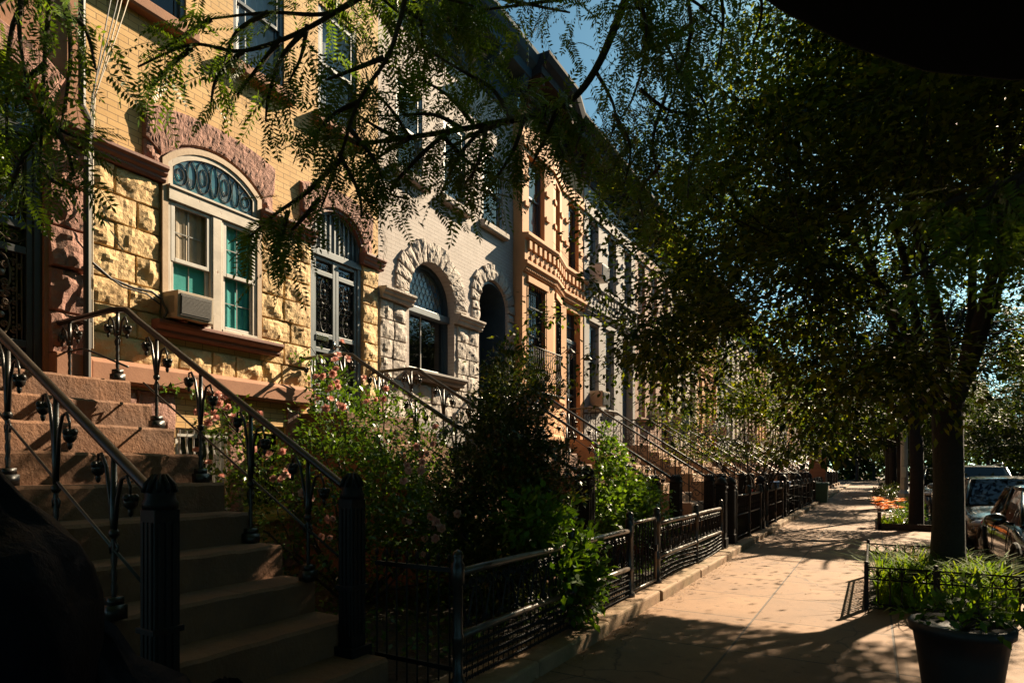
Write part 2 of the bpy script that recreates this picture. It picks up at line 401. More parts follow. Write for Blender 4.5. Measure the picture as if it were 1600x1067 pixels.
# ------------------------------------------------------------------ facade helpers (local frame: x out of the wall, y along the street, z up)
def arc(a, b, spring, top, n=14):
    if top - spring < 1e-3: return [(a, spring), (b, spring)]
    w = (b-a)/2; h = top-spring
    if h >= w: 
        return [(a+w-w*math.cos(PI*i/n), spring+h*math.sin(PI*i/n)) for i in range(n+1)]
    r = (w*w+h*h)/(2*h); cz = top-r; th = math.asin(w/r)
    return [(a+w+r*math.sin(-th+2*th*i/n), cz+r*math.cos(-th+2*th*i/n)) for i in range(n+1)]
def interp(pts, y):
    for (y0, z0), (y1, z1) in zip(pts, pts[1:]):
        if y0-1e-9 <= y <= y1+1e-9:
            return z0 if y1-y0 < 1e-9 else z0+(z1-z0)*(y-y0)/(y1-y0)
    return pts[-1][1]
def wall(W, z0, z1, ops, rec=.2, cuts=(), depth=9.0, y0=0.003):
    mb = MB(); W2 = W-.003
    ys = {y0, W2, *cuts}
    for o in ops:
        o['arc'] = arc(o['a'], o['b'], o['spring'], o.get('top', o['spring']))
        ys |= {p[0] for p in o['arc']}
    ys = sorted(ys)
    for ya, yb in zip(ys, ys[1:]):
        if yb-ya < 1e-6: continue
        ym = (ya+yb)/2
        cur = (z0, z0)
        for o in sorted([o for o in ops if o['a'] < ym < o['b']], key=lambda o: o['z0']):
            if o['z0']-max(cur) > 1e-4:
                mb.quad((0,ya,cur[0]),(0,yb,cur[1]),(0,yb,o['z0']),(0,ya,o['z0']))
            cur = (interp(o['arc'], ya), interp(o['arc'], yb))
        mb.quad((0,ya,cur[0]),(0,yb,cur[1]),(0,yb,z1),(0,ya,z1))
    for o in ops:
        r = o.get('rec', rec); a, b, s = o['a'], o['b'], o['spring']
        mb.quad((0,a,o['z0']),(0,a,s),(-r,a,s),(-r,a,o['z0']))
        mb.quad((0,b,s),(0,b,o['z0']),(-r,b,o['z0']),(-r,b,s))
        mb.quad((0,a,o['z0']),(-r,a,o['z0']),(-r,b,o['z0']),(0,b,o['z0']))
        for p, q in zip(o['arc'], o['arc'][1:]):
            mb.quad((0,*p),(0,*q),(-r,*q),(-r,*p))
    # sides, back and roof make the house solid
    mb.quad((0,y0,z0),(0,y0,z1),(-depth,y0,z1),(-depth,y0,z0))
    mb.quad((0,W2,z1),(0,W2,z0),(-depth,W2,z0),(-depth,W2,z1))
    mb.quad((-depth,y0,z0),(-depth,y0,z1),(-depth,W2,z1),(-depth,W2,z0))
    mb.quad((0,y0,z1),(0,W2,z1),(-depth,W2,z1),(-depth,y0,z1))
    return mb
def shear(mb, xo):
    if xo: mb.v = [(x+xo(y), y, z) for x, y, z in mb.v]
    return mb
def segs(y0, y1, kinks=()):
    ks = [y0]+[k for k in kinks if y0 < k < y1]+[y1]
    return list(zip(ks, ks[1:]))
def course(mb, prof, y0, y1, kinks=()):
    for a, b in segs(y0, y1, kinks): mb.prism_y(prof, a, b)
def moulding(z0, z1, d):
    h = z1-z0
    return [(-.02,z0),(d*.45,z0),(d*.55,z0+h*.18),(d*.55,z0+h*.34),(d*.78,z0+h*.5),(d*.8,z0+h*.66),(d,z0+h*.8),(d,z1),(-.02,z1+.015)]
def rock(mb, poly4, depth, seed, nu=8, nv=6, base=.0, edge=.05, amp=1.15, slope_=1.45):
    """rock-faced block on a bilinear patch of four (y,z) corners: chiselled facets (lower envelope of random planes) plus grain"""
    (a, b, c, d) = poly4; o = len(mb.v)
    rg = random.Random(int(seed*1000)+17)
    sx, sz = seed*13.7, seed*7.3
    planes = [(rg.uniform(.62,1.05), rg.uniform(-1,1)*slope_, rg.uniform(-1,1)*slope_) for _ in range(7)]
    def warp(i, n): return 0 if i == 0 else (1 if i == n else .035+.93*(i-1)/(n-2))
    for j in range(nv+1):
        v = warp(j, nv)
        for i in range(nu+1):
            u = warp(i, nu)
            y = (a[0]*(1-u)+b[0]*u)*(1-v)+(d[0]*(1-u)+c[0]*u)*v
            z = (a[1]*(1-u)+b[1]*u)*(1-v)+(d[1]*(1-u)+c[1]*u)*v
            e = min(u, 1-u, v, 1-v)
            if e < 1e-6: x = base+.002
            else:
                h = min(k+p*(u-.5)+q*(v-.5) for k, p, q in planes)
                h = max(.16, h)
                nz = noise.noise((y*11+sx, z*11+sz, seed))*.20+noise.noise((y*27+sx, z*27, seed+9))*.14
                x = base+.012+depth*min(1, .7+e/edge*.3)*max(.12, h+amp*nz)
                x += depth*.10*noise.noise((y*60, z*60, seed)); y += .010*noise.noise((y*13, z*13, seed+3)); z += .010*noise.noise((y*13, z*13, seed+5))
            mb.v.append((x, y, z))
    w = nu+1
    for j in range(nv):
        for i in range(nu):
            mb.f.append((o+j*w+i, o+j*w+i+1, o+(j+1)*w+i+1, o+(j+1)*w+i))
def rock_course(mb, z0, z1, spans, depth, seed, wmin=.26, wmax=.55, joint=.005, nu=8, nv=6):
    rng = random.Random(seed); k = seed*100
    for a, b in spans:
        y = a
        while y < b-1e-3:
            w = rng.uniform(wmin, wmax)
            if b-(y+w) < wmin*.75: w = b-y
            k += 1
            n_u = max(4, int(nu*w/.38))
            rock(mb, [(y+joint,z0+joint),(y+w-joint,z0+joint),(y+w-joint,z1-joint),(y+joint,z1-joint)], depth, k*.37, n_u, nv)
            y += w
def rock_band(mb, inner, outer, depth, seed, nv=6, per=4):
    """continuous rough band between two polylines of equal length"""
    m = len(inner)
    o = len(mb.v); nu = (m-1)*per
    def at(pl, t):
        i = min(int(t), m-2); f = t-i
        return (pl[i][0]*(1-f)+pl[i+1][0]*f, pl[i][1]*(1-f)+pl[i+1][1]*f)
    for j in range(nv+1):
        v = j/nv
        for i in range(nu+1):
            t = i/per; p, q = at(inner, t), at(outer, t)
            y, z = p[0]*(1-v)+q[0]*v, p[1]*(1-v)+q[1]*v
            e = min(i/per*1.5, (nu-i)/per*1.5, v*4, (1-v)*4)
            if e < 1e-6: x = 0
            else:
                nz = noise.noise((y*5, z*4, seed))*.35+noise.noise(((y-z*.5)*22, z*9, seed+4))*.30+noise.noise((y*45, z*30, seed+8))*.22
                x = .02+depth*min(1, .6+e*.8)*max(.2, .8+.6*nz)
            mb.v.append((x, y, z))
    w = nu+1
    for j in range(nv):
        for i in range(nu):
            mb.f.append((o+j*w+i, o+j*w+i+1, o+(j+1)*w+i+1, o+(j+1)*w+i))
def spiral(c, r, turns, start, sgn=1, n=18, x=0, r_in=.15):
    pts = []
    for i in range(n+1):
        t = i/n; rr = r*(1-t*(1-r_in)); an = start+sgn*turns*2*PI*t
        pts.append((x, c[0]+rr*math.cos(an), c[1]+rr*math.sin(an)))
    return pts

def sash_window(parent, a, b, z0, z1, rec, mf, mg='glass', curtain='dark_room', sill='brownstone', arcpts=None, xo=None, mid=.5, sill_ext=.1, sill_h=.13, sill_d=.13, fw=.06, muntin=False, group=None):
    """double-hung window: frame and sashes, pane, curtain or dark sheet behind, sill"""
    f = MB()
    f.box(-rec, -rec+.09, a, a+fw, z0, z1); f.box(-rec, -rec+.09, b-fw, b, z0, z1)
    f.box(-rec, -rec+.085, a+fw, b-fw, z1-fw, z1); f.box(-rec, -rec+.085, a+fw, b-fw, z0, z0+fw*.8)
    zm = z0+(z1-z0)*mid; s = .045
    for (za, zb, xx) in ((zm-.02, z1-fw, -rec+.05), (z0+fw*.8, zm+.025, -rec+.02)):
        f.box(xx, xx+.03, a+fw, a+fw+s, za, zb); f.box(xx, xx+.03, b-fw-s, b-fw, za, zb)
        f.box(xx, xx+.032, a+fw+s, b-fw-s, za, za+s); f.box(xx, xx+.032, a+fw+s, b-fw-s, zb-s, zb)
    if muntin:
        ym = (a+b)/2; f.box(-rec+.06, -rec+.075, ym-.012, ym+.012, z0+fw, z1-fw)
    shear(f, xo); fo = f.build('window', M[mf], parent, bevel=.004)
    p = MB(); p.quad((-rec+.065,a+fw,zm),(-rec+.065,b-fw,zm),(-rec+.065,b-fw,z1-fw),(-rec+.065,a+fw,z1-fw))
    p.quad((-rec+.033,a+fw,z0+fw*.8),(-rec+.033,b-fw,z0+fw*.8),(-rec+.033,b-fw,zm),(-rec+.033,a+fw,zm))
    shear(p, xo).build('pane', M[mg], fo)
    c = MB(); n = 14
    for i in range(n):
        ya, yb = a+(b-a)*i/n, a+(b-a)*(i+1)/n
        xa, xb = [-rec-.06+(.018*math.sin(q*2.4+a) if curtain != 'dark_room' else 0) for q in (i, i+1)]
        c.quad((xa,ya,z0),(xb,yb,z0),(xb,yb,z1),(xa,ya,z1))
    shear(c, xo).build('curtain' if 'curtain' in curtain else 'backing', M[curtain], fo, smooth=True)  # without a curtain, a dark sheet painted as the unlit room
    if sill:
        s_ = MB(); s_.prism_y([(-rec+.09,z0-sill_h),(sill_d-.02,z0-sill_h),(sill_d,z0-sill_h+.03),(sill_d,z0-.02),(-rec+.09,z0+.015)], a-sill_ext, b+sill_ext)
        shear(s_, xo).build('sill', M[sill], fo, bevel=.008)
    return fo
def grille_panel(mb, a, b, z0, z1, x, seed=0, fine=True):
    """wrought-iron panel: bars, beaded rod, oval frame and scroll work"""
    w, h = b-a, z1-z0; c = (a+b)/2; t = .0105
    for k, y in enumerate((a+w*.07, a+w*.17, b-w*.17, b-w*.07)):
        mb.tube([(x,y,z0),(x,y,z1)], t*.7, 4)
    for y in (a+w*.24, b-w*.24):
        nb = int(h/.045)
        for i in range(nb): mb.ellipsoid((x, y, z0+h*(i+.5)/nb), (.011,.011,.015), 5, 3)
    ow, oh = w*.20, h*.40
    for zc in ((z0+h*.5,) if h < w*1.1 else (z0+h*.74, z0+h*.26)):
        oh2 = min(oh, h*.22 if h >= w*1.1 else h*.4)
        mb.tube([(x, c+ow*math.cos(q*PI/8)*1.0, zc+oh2*math.sin(q*PI/8)) for q in range(17)], t, 5)
        for sy in (-1, 1):
            for sz in (-1, 1):
                mb.tube(spiral((c+sy*ow*.45, zc+sz*oh2*.42), ow*.42, 1.4, PI/2*sz, sy*sz, 14, x), t*.85, 4)
                mb.tube(spiral((c+sy*ow*1.35, zc+sz*oh2*.72), ow*.34, 1.3, PI*(sy > 0), -sy*sz, 12, x), t*.8, 4)
        mb.ellipsoid((x+.01, c, zc), (.022,.035,.035), 6, 4)
    for i in range(3 if h >= w*1.1 else 1):
        zc = z0+h*(.5+(i-1)*.02*0) if h >= w*1.1 else z0+h*.5
        for sy in (-1, 1):
            mb.tube(spiral((c+sy*w*.1, zc+(i-1)*.07), w*.085, 1.5, 0 if sy > 0 else PI, sy*(1 if i % 2 else -1), 12, x+.006), t*1.1, 4)
    for sy in (-1, 1):
        for zc in (z0+h*.15, z0+h*.5, z0+h*.85):
            for q in range(4):
                mb.ellipsoid((x+.008, c+sy*w*.37+.018*math.cos(q*PI/2), zc+.018*math.sin(q*PI/2)), (.01,.014,.014), 5, 3)
def scroll_strip(mb, a, b, z0, z1, x):
    n = max(2, int((b-a)/((z1-z0)*1.05))); r = (z1-z0)*.36; zc = (z0+z1)/2
    for i in range(n):
        y = a+(b-a)*(i+.5)/n; sg = 1 if i % 2 else -1
        mb.tube(spiral((y, zc), r, 1.5, PI*.5*sg, sg, 14, x), .007, 4)
    mb.tube([(x, a+(b-a)*i/24, zc+r*.8*math.sin(i/24*n*PI)) for i in range(25)], .006, 4)

def stoop_steps(W, H, land, n, rise, run, foot=.0):
    """stair profile, extruded across the stoop; returns mesh and nosing list"""
    prof = [(0, foot)]
    nos = [(land+k*run, H-k*rise) for k in range(n) if H-k*rise > foot+.02]
    xe = nos[-1][0]
    prof = [(0.0,foot),(xe,foot)]
    for x, z in reversed(nos):
        nose = .022
        prof += [(x, z-.055),(x+nose*0+.018, z-.045),(x+.018, z)] if False else [(x, z)]
        prof += [(x-run, z)] if (x, z) != nos[0] else [(0, z)]
    mb = MB(); mb.prism_y(prof, -W/2, W/2)
    return mb, nos
def add_stoop(s_c, W, H=2.30, land=.95, n=11, rise=.2235, run=.339, mat='step_stone', label='', near=True, xend=None, newel=True, group='stoops along the row', newel_r=.10, hr=.80, rs=None):
    root = thing('stoop', label, 'stoop', (FX, s_c, 0), 0, group)
    mb, nos = stoop_steps(W, H, land, n, rise, run)
    # roughen the nosing line a little by splitting every step across its width
    st = MB(); ny = 36 if near else 2
    foot = 0
    prof = []
    for k, (x, z) in enumerate(nos):
        prof.append((x, z))
    for k, (x, z) in enumerate(nos):
        xb = nos[k-1][0] if k else 0.0
        zb = nos[k+1][1] if k+1 < len(nos) else foot
        for i in range(ny):
            ya, yb = -W/2+W*i/ny, -W/2+W*(i+1)/ny
            def jit(y, sd): return (.007*noise.noise((y*6, x*3+sd, z*5))-.010*max(0, noise.noise((y*14, x*5+sd, z*9))-.15)) if near else 0
            xa1, xb1 = x+jit(ya,0), x+jit(yb,0); za1, zb1 = z+jit(ya,4), z+jit(yb,4)
            st.quad((xb,ya,z),(xa1-.02,ya,za1),(xb1-.02,yb,zb1),(xb,yb,z))
            st.quad((xa1-.02,ya,za1),(xa1,ya,za1-.02),(xb1,yb,zb1-.02),(xb1-.02,yb,zb1))
            st.quad((xa1,ya,za1-.02),(x,ya,zb),(x,yb,zb),(xb1,yb,zb1-.02))
        for y, fl in ((-W/2, 0), (W/2, 1)):
            q = [(0 if k == 0 else xb*0,y,z),(x-.02,y,z),(x,y,z-.02),(x,y,zb),(0,y,zb)]
            st.add(q, [(0,1,2,3,4)[::-1] if fl else (0,1,2,3,4)])
    st.build('steps', M[mat], root)
    slope = rs or rise/run
    x_b = land-.05; xe = xend if xend else nos[min(len(nos)-1, 8)][0]+.06
    zt = H+hr
    def railz(x): return zt if x < x_b else zt-(x-x_b)*slope*.97
    rr = .027 if near else .024
    for sd in (-1, 1):
        y = sd*(W/2-.05)
        path = [(.03,y,zt)]+[(x_b-.14+.28*i/5, y, zt-(.0 if i < 2 else (i-2)**1.5*.018)) for i in range(6)]
        path = [(.03,y,zt+.0),(x_b-.16,y,zt),(x_b-.05,y,zt-.012),(x_b+.08,y,railz(x_b+.08)+.012)]
        path += [(x, y, railz(x)) for x in np.linspace(x_b+.25, xe-.08, 6)]
        path += [(xe-.02, y, railz(xe)+.03)]
        h = MB(); h.tube(path, rr, 8)
        h.ellipsoid((.03,y,zt), (rr*1.3,)*3, 8, 6)
        h.build('handrail', M['rail_iron'], root, smooth=True)
        if near:
            # low curling rail on the landing and lower string rail
            lr = MB()
            lr.tube([(p[1],y,p[2]) for p in spiral((.05, H+.30), .055, 1.1, PI*.5, 1, 12)][::-1]+[(.12,y,H+.36),(.5,y,H+.36),(.66,y,H+.32),(x_b+.1,y,H+.12)], .010, 6)
            lr.tube([(x_b+.35, y, railz(x_b+.35)-.50)]+[(x, y, railz(x)-.50) for x in np.linspace(x_b+.6, xe-.1, 5)], .009, 5)
            lr.build('lower_rail', M['rail_iron'], root, smooth=True)
            posts = [.25]+[x for x in np.arange(land-.12, xe-.15, .62)]
            for px in posts:
                k = 0
                zb = H
                for (nx, nz) in nos:
                    if px <= nx: zb = nz; break
                else: zb = nos[-1][1]
                bm = MB(); zt2 = railz(px)-.02
                bm.box(px-.045, px+.045, y-.045, y+.045, zb-.005, zb+.07)
                bm.box(px-.034, px+.034, y-.034, y+.034, zb+.07, zb+.11)
                zs = np.linspace(zb+.1, zb+.42, 17)
                bm.tube([(px,y,z) for z in zs], .0155, 4, twist=.42)
                bm.ellipsoid((px,y,zb+.44), (.028,.028,.03), 7, 5)
                bm.tube([(px,y,zb+.42),(px,y,(zb+zt2)/2+.1),(px,y,zt2)], [.016,.021,.015], 6)
                # leaf sheaths and hanging buds either side
                for e in (-1, 1):
                    rail_off = railz(px+e*.15)-zt2
                    pts = [(px+e*.008,y,zb+.44),(px+e*.035,y,zt2-.22),(px+e*.075,y,zt2-.09+rail_off*.4),(px+e*.125,y,zt2-.055+rail_off*.7),(px+e*.155,y,zt2-.09+rail_off),(px+e*.158,y,zt2-.13+rail_off)]
                    bm.tube(pts, [.012,.012,.010,.010,.008,.006], 5)
                    c = (px+e*.158,y,zt2-.165+rail_off)
                    bm.ellipsoid(c, (.036,.036,.042), 8, 6)
                    bm.ellipsoid((c[0],c[1],c[2]-.05), (.014,.014,.03), 6, 4)
                    for q in range(4):
                        an = q*PI/2+.4
                        bm.ellipsoid((c[0]+.026*math.cos(an), c[1]+.026*math.sin(an), c[2]+.02), (.02,.02,.022), 5, 4)
                    bm.tube([(px+e*.012,y,zb+.40),(px+e*.04,y,zb+.37),(px+e*.03,y,zb+.33)], .007, 4)
                bm.build('baluster', M['rail_iron'], root, smooth=True)
        else:
            for q, px in enumerate(np.arange(.2, xe-.1, run)):
                zb = H
                for (nx, nz) in nos:
                    if px <= nx: zb = nz; break
                bm = MB(); bm.tube([(px,y,zb),(px,y,railz(px))], .011, 4)
                bm.build('baluster', M['rail_iron'], root)
            sc = MB()
            for px in np.arange(.2, xe-.3, run):
                c0 = (px+run/2, railz(px+run/2)-.40)
                for dz, sg in ((.16, 1), (-.12, -1)):
                    sc.tube([(p[1], y, p[2]) for p in spiral((c0[0], c0[1]+dz), .12, 1.4, PI/2*sg, sg, 11)], .009, 4)
                sc.tube([(px, y, railz(px)-.75),(px+run, y, railz(px+run)-.10)], .006, 3)
            sc.tube([(x, y, railz(x)-.68) for x in np.linspace(.1, xe-.1, 12)], .011, 4)
            sc.build('scrollwork', M['rail_iron'], root)
        if newel:
            w = newel_r; zn = railz(xe)+.04; zb = 0
            nm = MB()
            nm.box(xe-w-.03, xe+w+.03, y-w-.03, y+w+.03, 0, .35)
            nm.box(xe-w, xe+w, y-w, y+w, .35, zn-.08)
            nm.box(xe-w-.015, xe+w+.015, y-w-.015, y+w+.015, .72, .75)
            for q in range(-1, 2):
                nm.box(xe+w, xe+w+.008, y+q*w*.55-.012, y+q*w*.55+.012, .42, zn-.14)
                nm.box(xe+q*w*.55-.012, xe+q*w*.55+.012, y-w-.008, y-w, .42, zn-.14)
            no = nm.build('newel_post', M['iron'], root, bevel=.008)
            cp = MB(); prof = [(w*1.25,zn-.08),(w*1.3,zn-.05),(w*1.12,zn-.03),(w*1.1,zn),(w*.95,zn+.035),(w*.6,zn+.065),(w*.2,zn+.08)]
            cp.lathe([(r*1.0, z) for r, z in prof], (xe, y, 0), 14)
            for q in range(10):
                an = q*2*PI/10
                cp.tube([(xe+math.cos(an)*w*1.15, y+math.sin(an)*w*1.15, zn),(xe+math.cos(an)*w, y+math.sin(an)*w, zn+.04),(xe+math.cos(an)*w*.4, y+math.sin(an)*w*.4, zn+.085)], .012, 4)
            cp.build('cap', M['iron'], no, smooth=True)
    return root

def cornice(parent, W, z0, z1, mat, mat2, d=.68, kinks=(), xo=None, nb=5):
    c = MB(); h = z1-z0
    course(c, [(-.02,z0),(.05,z0),(.07,z0+h*.08),(.05,z0+h*.12),(.05,z0+h*.42),(.12,z0+h*.47),(.12,z0+h*.55),(d*.7,z0+h*.60),(d*.72,z0+h*.74),(d*.9,z0+h*.82),(d,z0+h*.93),(d,z1),(-.3,z1+.02)], .004, W-.004, kinks)
    n = int(W/.16)
    for i in range(n):
        y = .05+(W-.1)*(i+.5)/n
        c.box(.05, .10, y-.035, y+.035, z0+h*.48, z0+h*.545)
    co = shear(c, xo).build('cornice', M[mat], parent, bevel=.006)
    for i in range(nb):
        y = .16+(W-.32)*i/(nb-1); b = MB()
        w = .10
        b.prism_y([(.04,z0+h*.02),(.10,z0+h*.05),(.13,z0+h*.16),(.17,z0+h*.3),(d*.62,z0+h*.44),(d*.66,z0+h*.6),(.04,z0+h*.6)], y-w, y+w)
        shear(b, xo).build('bracket', M[mat2], co, bevel=.008)
    return co
def belt(parent, W, z0, z1, mat, kinks=(), xo=None, teeth=True):
    b = MB(); h = z1-z0
    course(b, [(-.02,z0-.16),(.04,z0-.16),(.07,z0-.06),(.13,z0),(.13,z0+.07),(.06,z0+.09),(.06,z1-.13),(.12,z1-.11),(.16,z1-.05),(.16,z1),(-.02,z1+.03)], .004, W-.004, kinks)
    n = int(W/.24)
    for i in range(n):
        y = .08+(W-.16)*(i+.5)/n
        b.box(.055, .115, y-.06, y+.06, z1-.33, z1-.135)
        b.box(.055, .095, y+.05, y+.10, z0+.12, z0+.24)
    n = int(W/.08)
    for i in range(n):
        y = .03+(W-.06)*(i+.5)/n
        b.box(.035, .085, y-.018, y+.018, z0-.12, z0-.05)
    return shear(b, xo).build('belt_course', M[mat], parent, bevel=.005)
def iron_door(parent, a, b, z0, zt, top_arc, rec, mat='slate_paint', back='dark_room', gm='iron', panel_rows=None, xo=None):
    """double iron-grilled door with transom above zt"""
    d = MB(); st = .07
    d.box(-rec, -rec+.10, a, a+.07, z0, zt+.0); d.box(-rec, -rec+.10, b-.07, b, z0, zt)
    d.box(-rec, -rec+.11, a, b, zt, zt+.10)
    m = (a+b)/2
    for (ya, yb) in ((a+.07, m-.004), (m+.004, b-.07)):
        d.box(-rec+.02, -rec+.08, ya, ya+.055, z0, zt); d.box(-rec+.02, -rec+.08, yb-.055, yb, z0, zt)
        for zr in panel_rows: d.box(-rec+.022, -rec+.078, ya+.055, yb-.055, zr-.035, zr+.035)
        d.box(-rec+.022, -rec+.078, ya+.055, yb-.055, zt-.06, zt); d.box(-rec+.022, -rec+.078, ya+.055, yb-.055, z0, z0+.2)
    do = shear(d, xo).build('door', M[mat], parent, bevel=.005)
    g = MB()
    for (ya, yb) in ((a+.125, m-.06), (m+.06, b-.125)):
        rows = [z0+.2]+[z for z in panel_rows]+[zt-.06]
        for r0, r1 in zip(rows, rows[1:]):
            if r1-r0 < .36: scroll_strip(g, ya, yb, r0+.03, r1-.03, -rec+.055)
            else: grille_panel(g, ya, yb, r0+.035, r1-.035, -rec+.055)
    shear(g, xo).build('grille', M[gm], do)
    gp = MB(); gp.quad((-rec+.025,a+.07,z0),(-rec+.025,b-.07,z0),(-rec+.025,b-.07,zt),(-rec+.025,a+.07,zt))
    shear(gp, xo).build('pane', M['glass_dark'], do)
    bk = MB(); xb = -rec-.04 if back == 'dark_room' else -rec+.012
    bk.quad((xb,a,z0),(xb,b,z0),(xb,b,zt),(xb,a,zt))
    shear(bk, xo).build('backing', M[back], do)
    hd = MB(); hd.ellipsoid((-rec+.11,m+.03,z0+1.05), (.03,.028,.028), 8, 6); hd.box(-rec+.08, -rec+.09, m-.05, m-.012, z0+1.0, z0+1.12)
    shear(hd, xo).build('handle', M['chrome'], do, smooth=True)
    return do
def ac_unit(parent, y, z, w, h, d, x0, m1='ac_case', tilt=.05):
    a = MB(); a.box(0, d, -w/2, w/2, 0, h)
    for i in range(9): a.box(d*.18+i*d*.07, d*.18+i*d*.07+.008, -w/2-.006, -w/2, h*.18, h*.82)
    ao = a.build('air_conditioner', M[m1], parent, bevel=.012, loc=(x0, y, z), rot=(0, tilt, 0))
    g = MB(); g.box(d, d+.012, -w/2+.03, w/2-.03, .03, h-.03)
    for i in range(14): g.box(d+.012, d+.018, -w/2+.04, w/2-.04, .05+i*(h-.1)/14, .05+i*(h-.1)/14+.01)
    g.build('grille', M['ac_grille'], ao)
    return ao
# ------------------------------------------------------------------ the three near houses
def lead_rings(parent, pts, x, name='leading'):
    mb = MB()
    for (y, z, ry, rz) in pts:
        mb.tube([(x, y+ry*math.cos(q*PI/7), z+rz*math.sin(q*PI/7)) for q in range(15)], .006, 4, cap=False)
    return mb
def brownstone_left():
    s0, W = -1.13, 4.35
    h = thing('brownstone_house', 'brownstone house with rough red stone and black scrolled iron door, at left edge of photo', 'house', (FX, s0, 0), 0, 'row houses along the street')
    ops = [dict(a=2.83, b=3.99, z0=2.30, spring=5.0, top=5.3, rec=.14), dict(a=.55, b=1.9, z0=3.15, spring=5.0, top=5.3, rec=.2),
           dict(a=.4, b=1.2, z0=6.7, spring=8.3), dict(a=1.8, b=2.6, z0=6.7, spring=8.3), dict(a=3.0, b=3.75, z0=6.7, spring=8.3)]
    wall(W, 0, 9.4, ops).build('wall', M['brownstone'], h)
    rr = [MB() for _ in range(3)]
    zz = 2.66
    for k, hh in enumerate((.42, .43, .42, .43, .42)):
        for q, sp in enumerate(((0,.5),(1.95,2.80),(4.02,4.345))): rock_course(rr[q], zz, zz+hh, [sp], .10, 31+k+q*7, .3, .6, nv=9, nu=11)
        zz += hh
    for r in rr: r.build('stone_facing', M['red_stone'], h)
    for a, b in ((0,.52),(1.93,2.81),(4.01,4.347)): c = MB(); course(c, moulding(4.80, 4.96, .13), a, b); c.build('string_course', M['brown_trim'], h, bevel=.004)
    for a, bb in ((0,2.80),(4.02,4.347)): b = MB(); b.box(0, .16, a, bb, 2.34, 2.66); b.build('water_table', M['brownstone'], h, bevel=.012)
    b = MB(); b.box(-.3, .04, 2.84, 3.98, 2.301, 2.37); b.build('threshold', M['brownstone'], h, bevel=.012)
    for o in ops[:2]:
        lb = MB(); inn = arc(o['a']-.02, o['b']+.02, 5.0, 5.32, 8); out = arc(o['a']-.2, o['b']+.2, 5.42, 5.72, 8)
        rock_band(lb, inn, out, .09, 4); lb.build('lintel', M['red_stone'], h)
    do = iron_door(h, 2.83, 3.99, 2.37, 4.72, None, .14, 'black_sash', 'dark_room', 'fence_rail', panel_rows=[2.72, 3.62, 3.86])
    tp = MB(); tp.fan([(2.85,4.82)]+[(3.97,4.82)]+ops[0]['arc'][::-1], -.10); tp.build('pane', M['glass_dark'], do)
    sash_window(h, .55, 1.9, 3.15, 5.0, .2, 'peel_white', curtain='white_curtain')
    for a, b in ((.4,1.2),(1.8,2.6),(3.0,3.75)): sash_window(h, a, b, 6.7, 8.3, .15, 'blue_paint', sill='brownstone')
    cornice(h, W, 9.4, 10.6, 'brown_cornice', 'brown_cornice')
    dp = MB(); dp.tube([(.17,4.29,.4),(.17,4.29,4.7),(.22,4.29,5.0),(.07,4.29,5.2),(.07,4.29,9.3)], .035, 8)
    for z in (1.2, 3.0, 4.6, 6.5, 8.2): dp.box(.0, .2 if z < 4.8 else .11, 4.25, 4.33, z, z+.04)
    dp.build('downpipe', M['cable'], h)
    return h
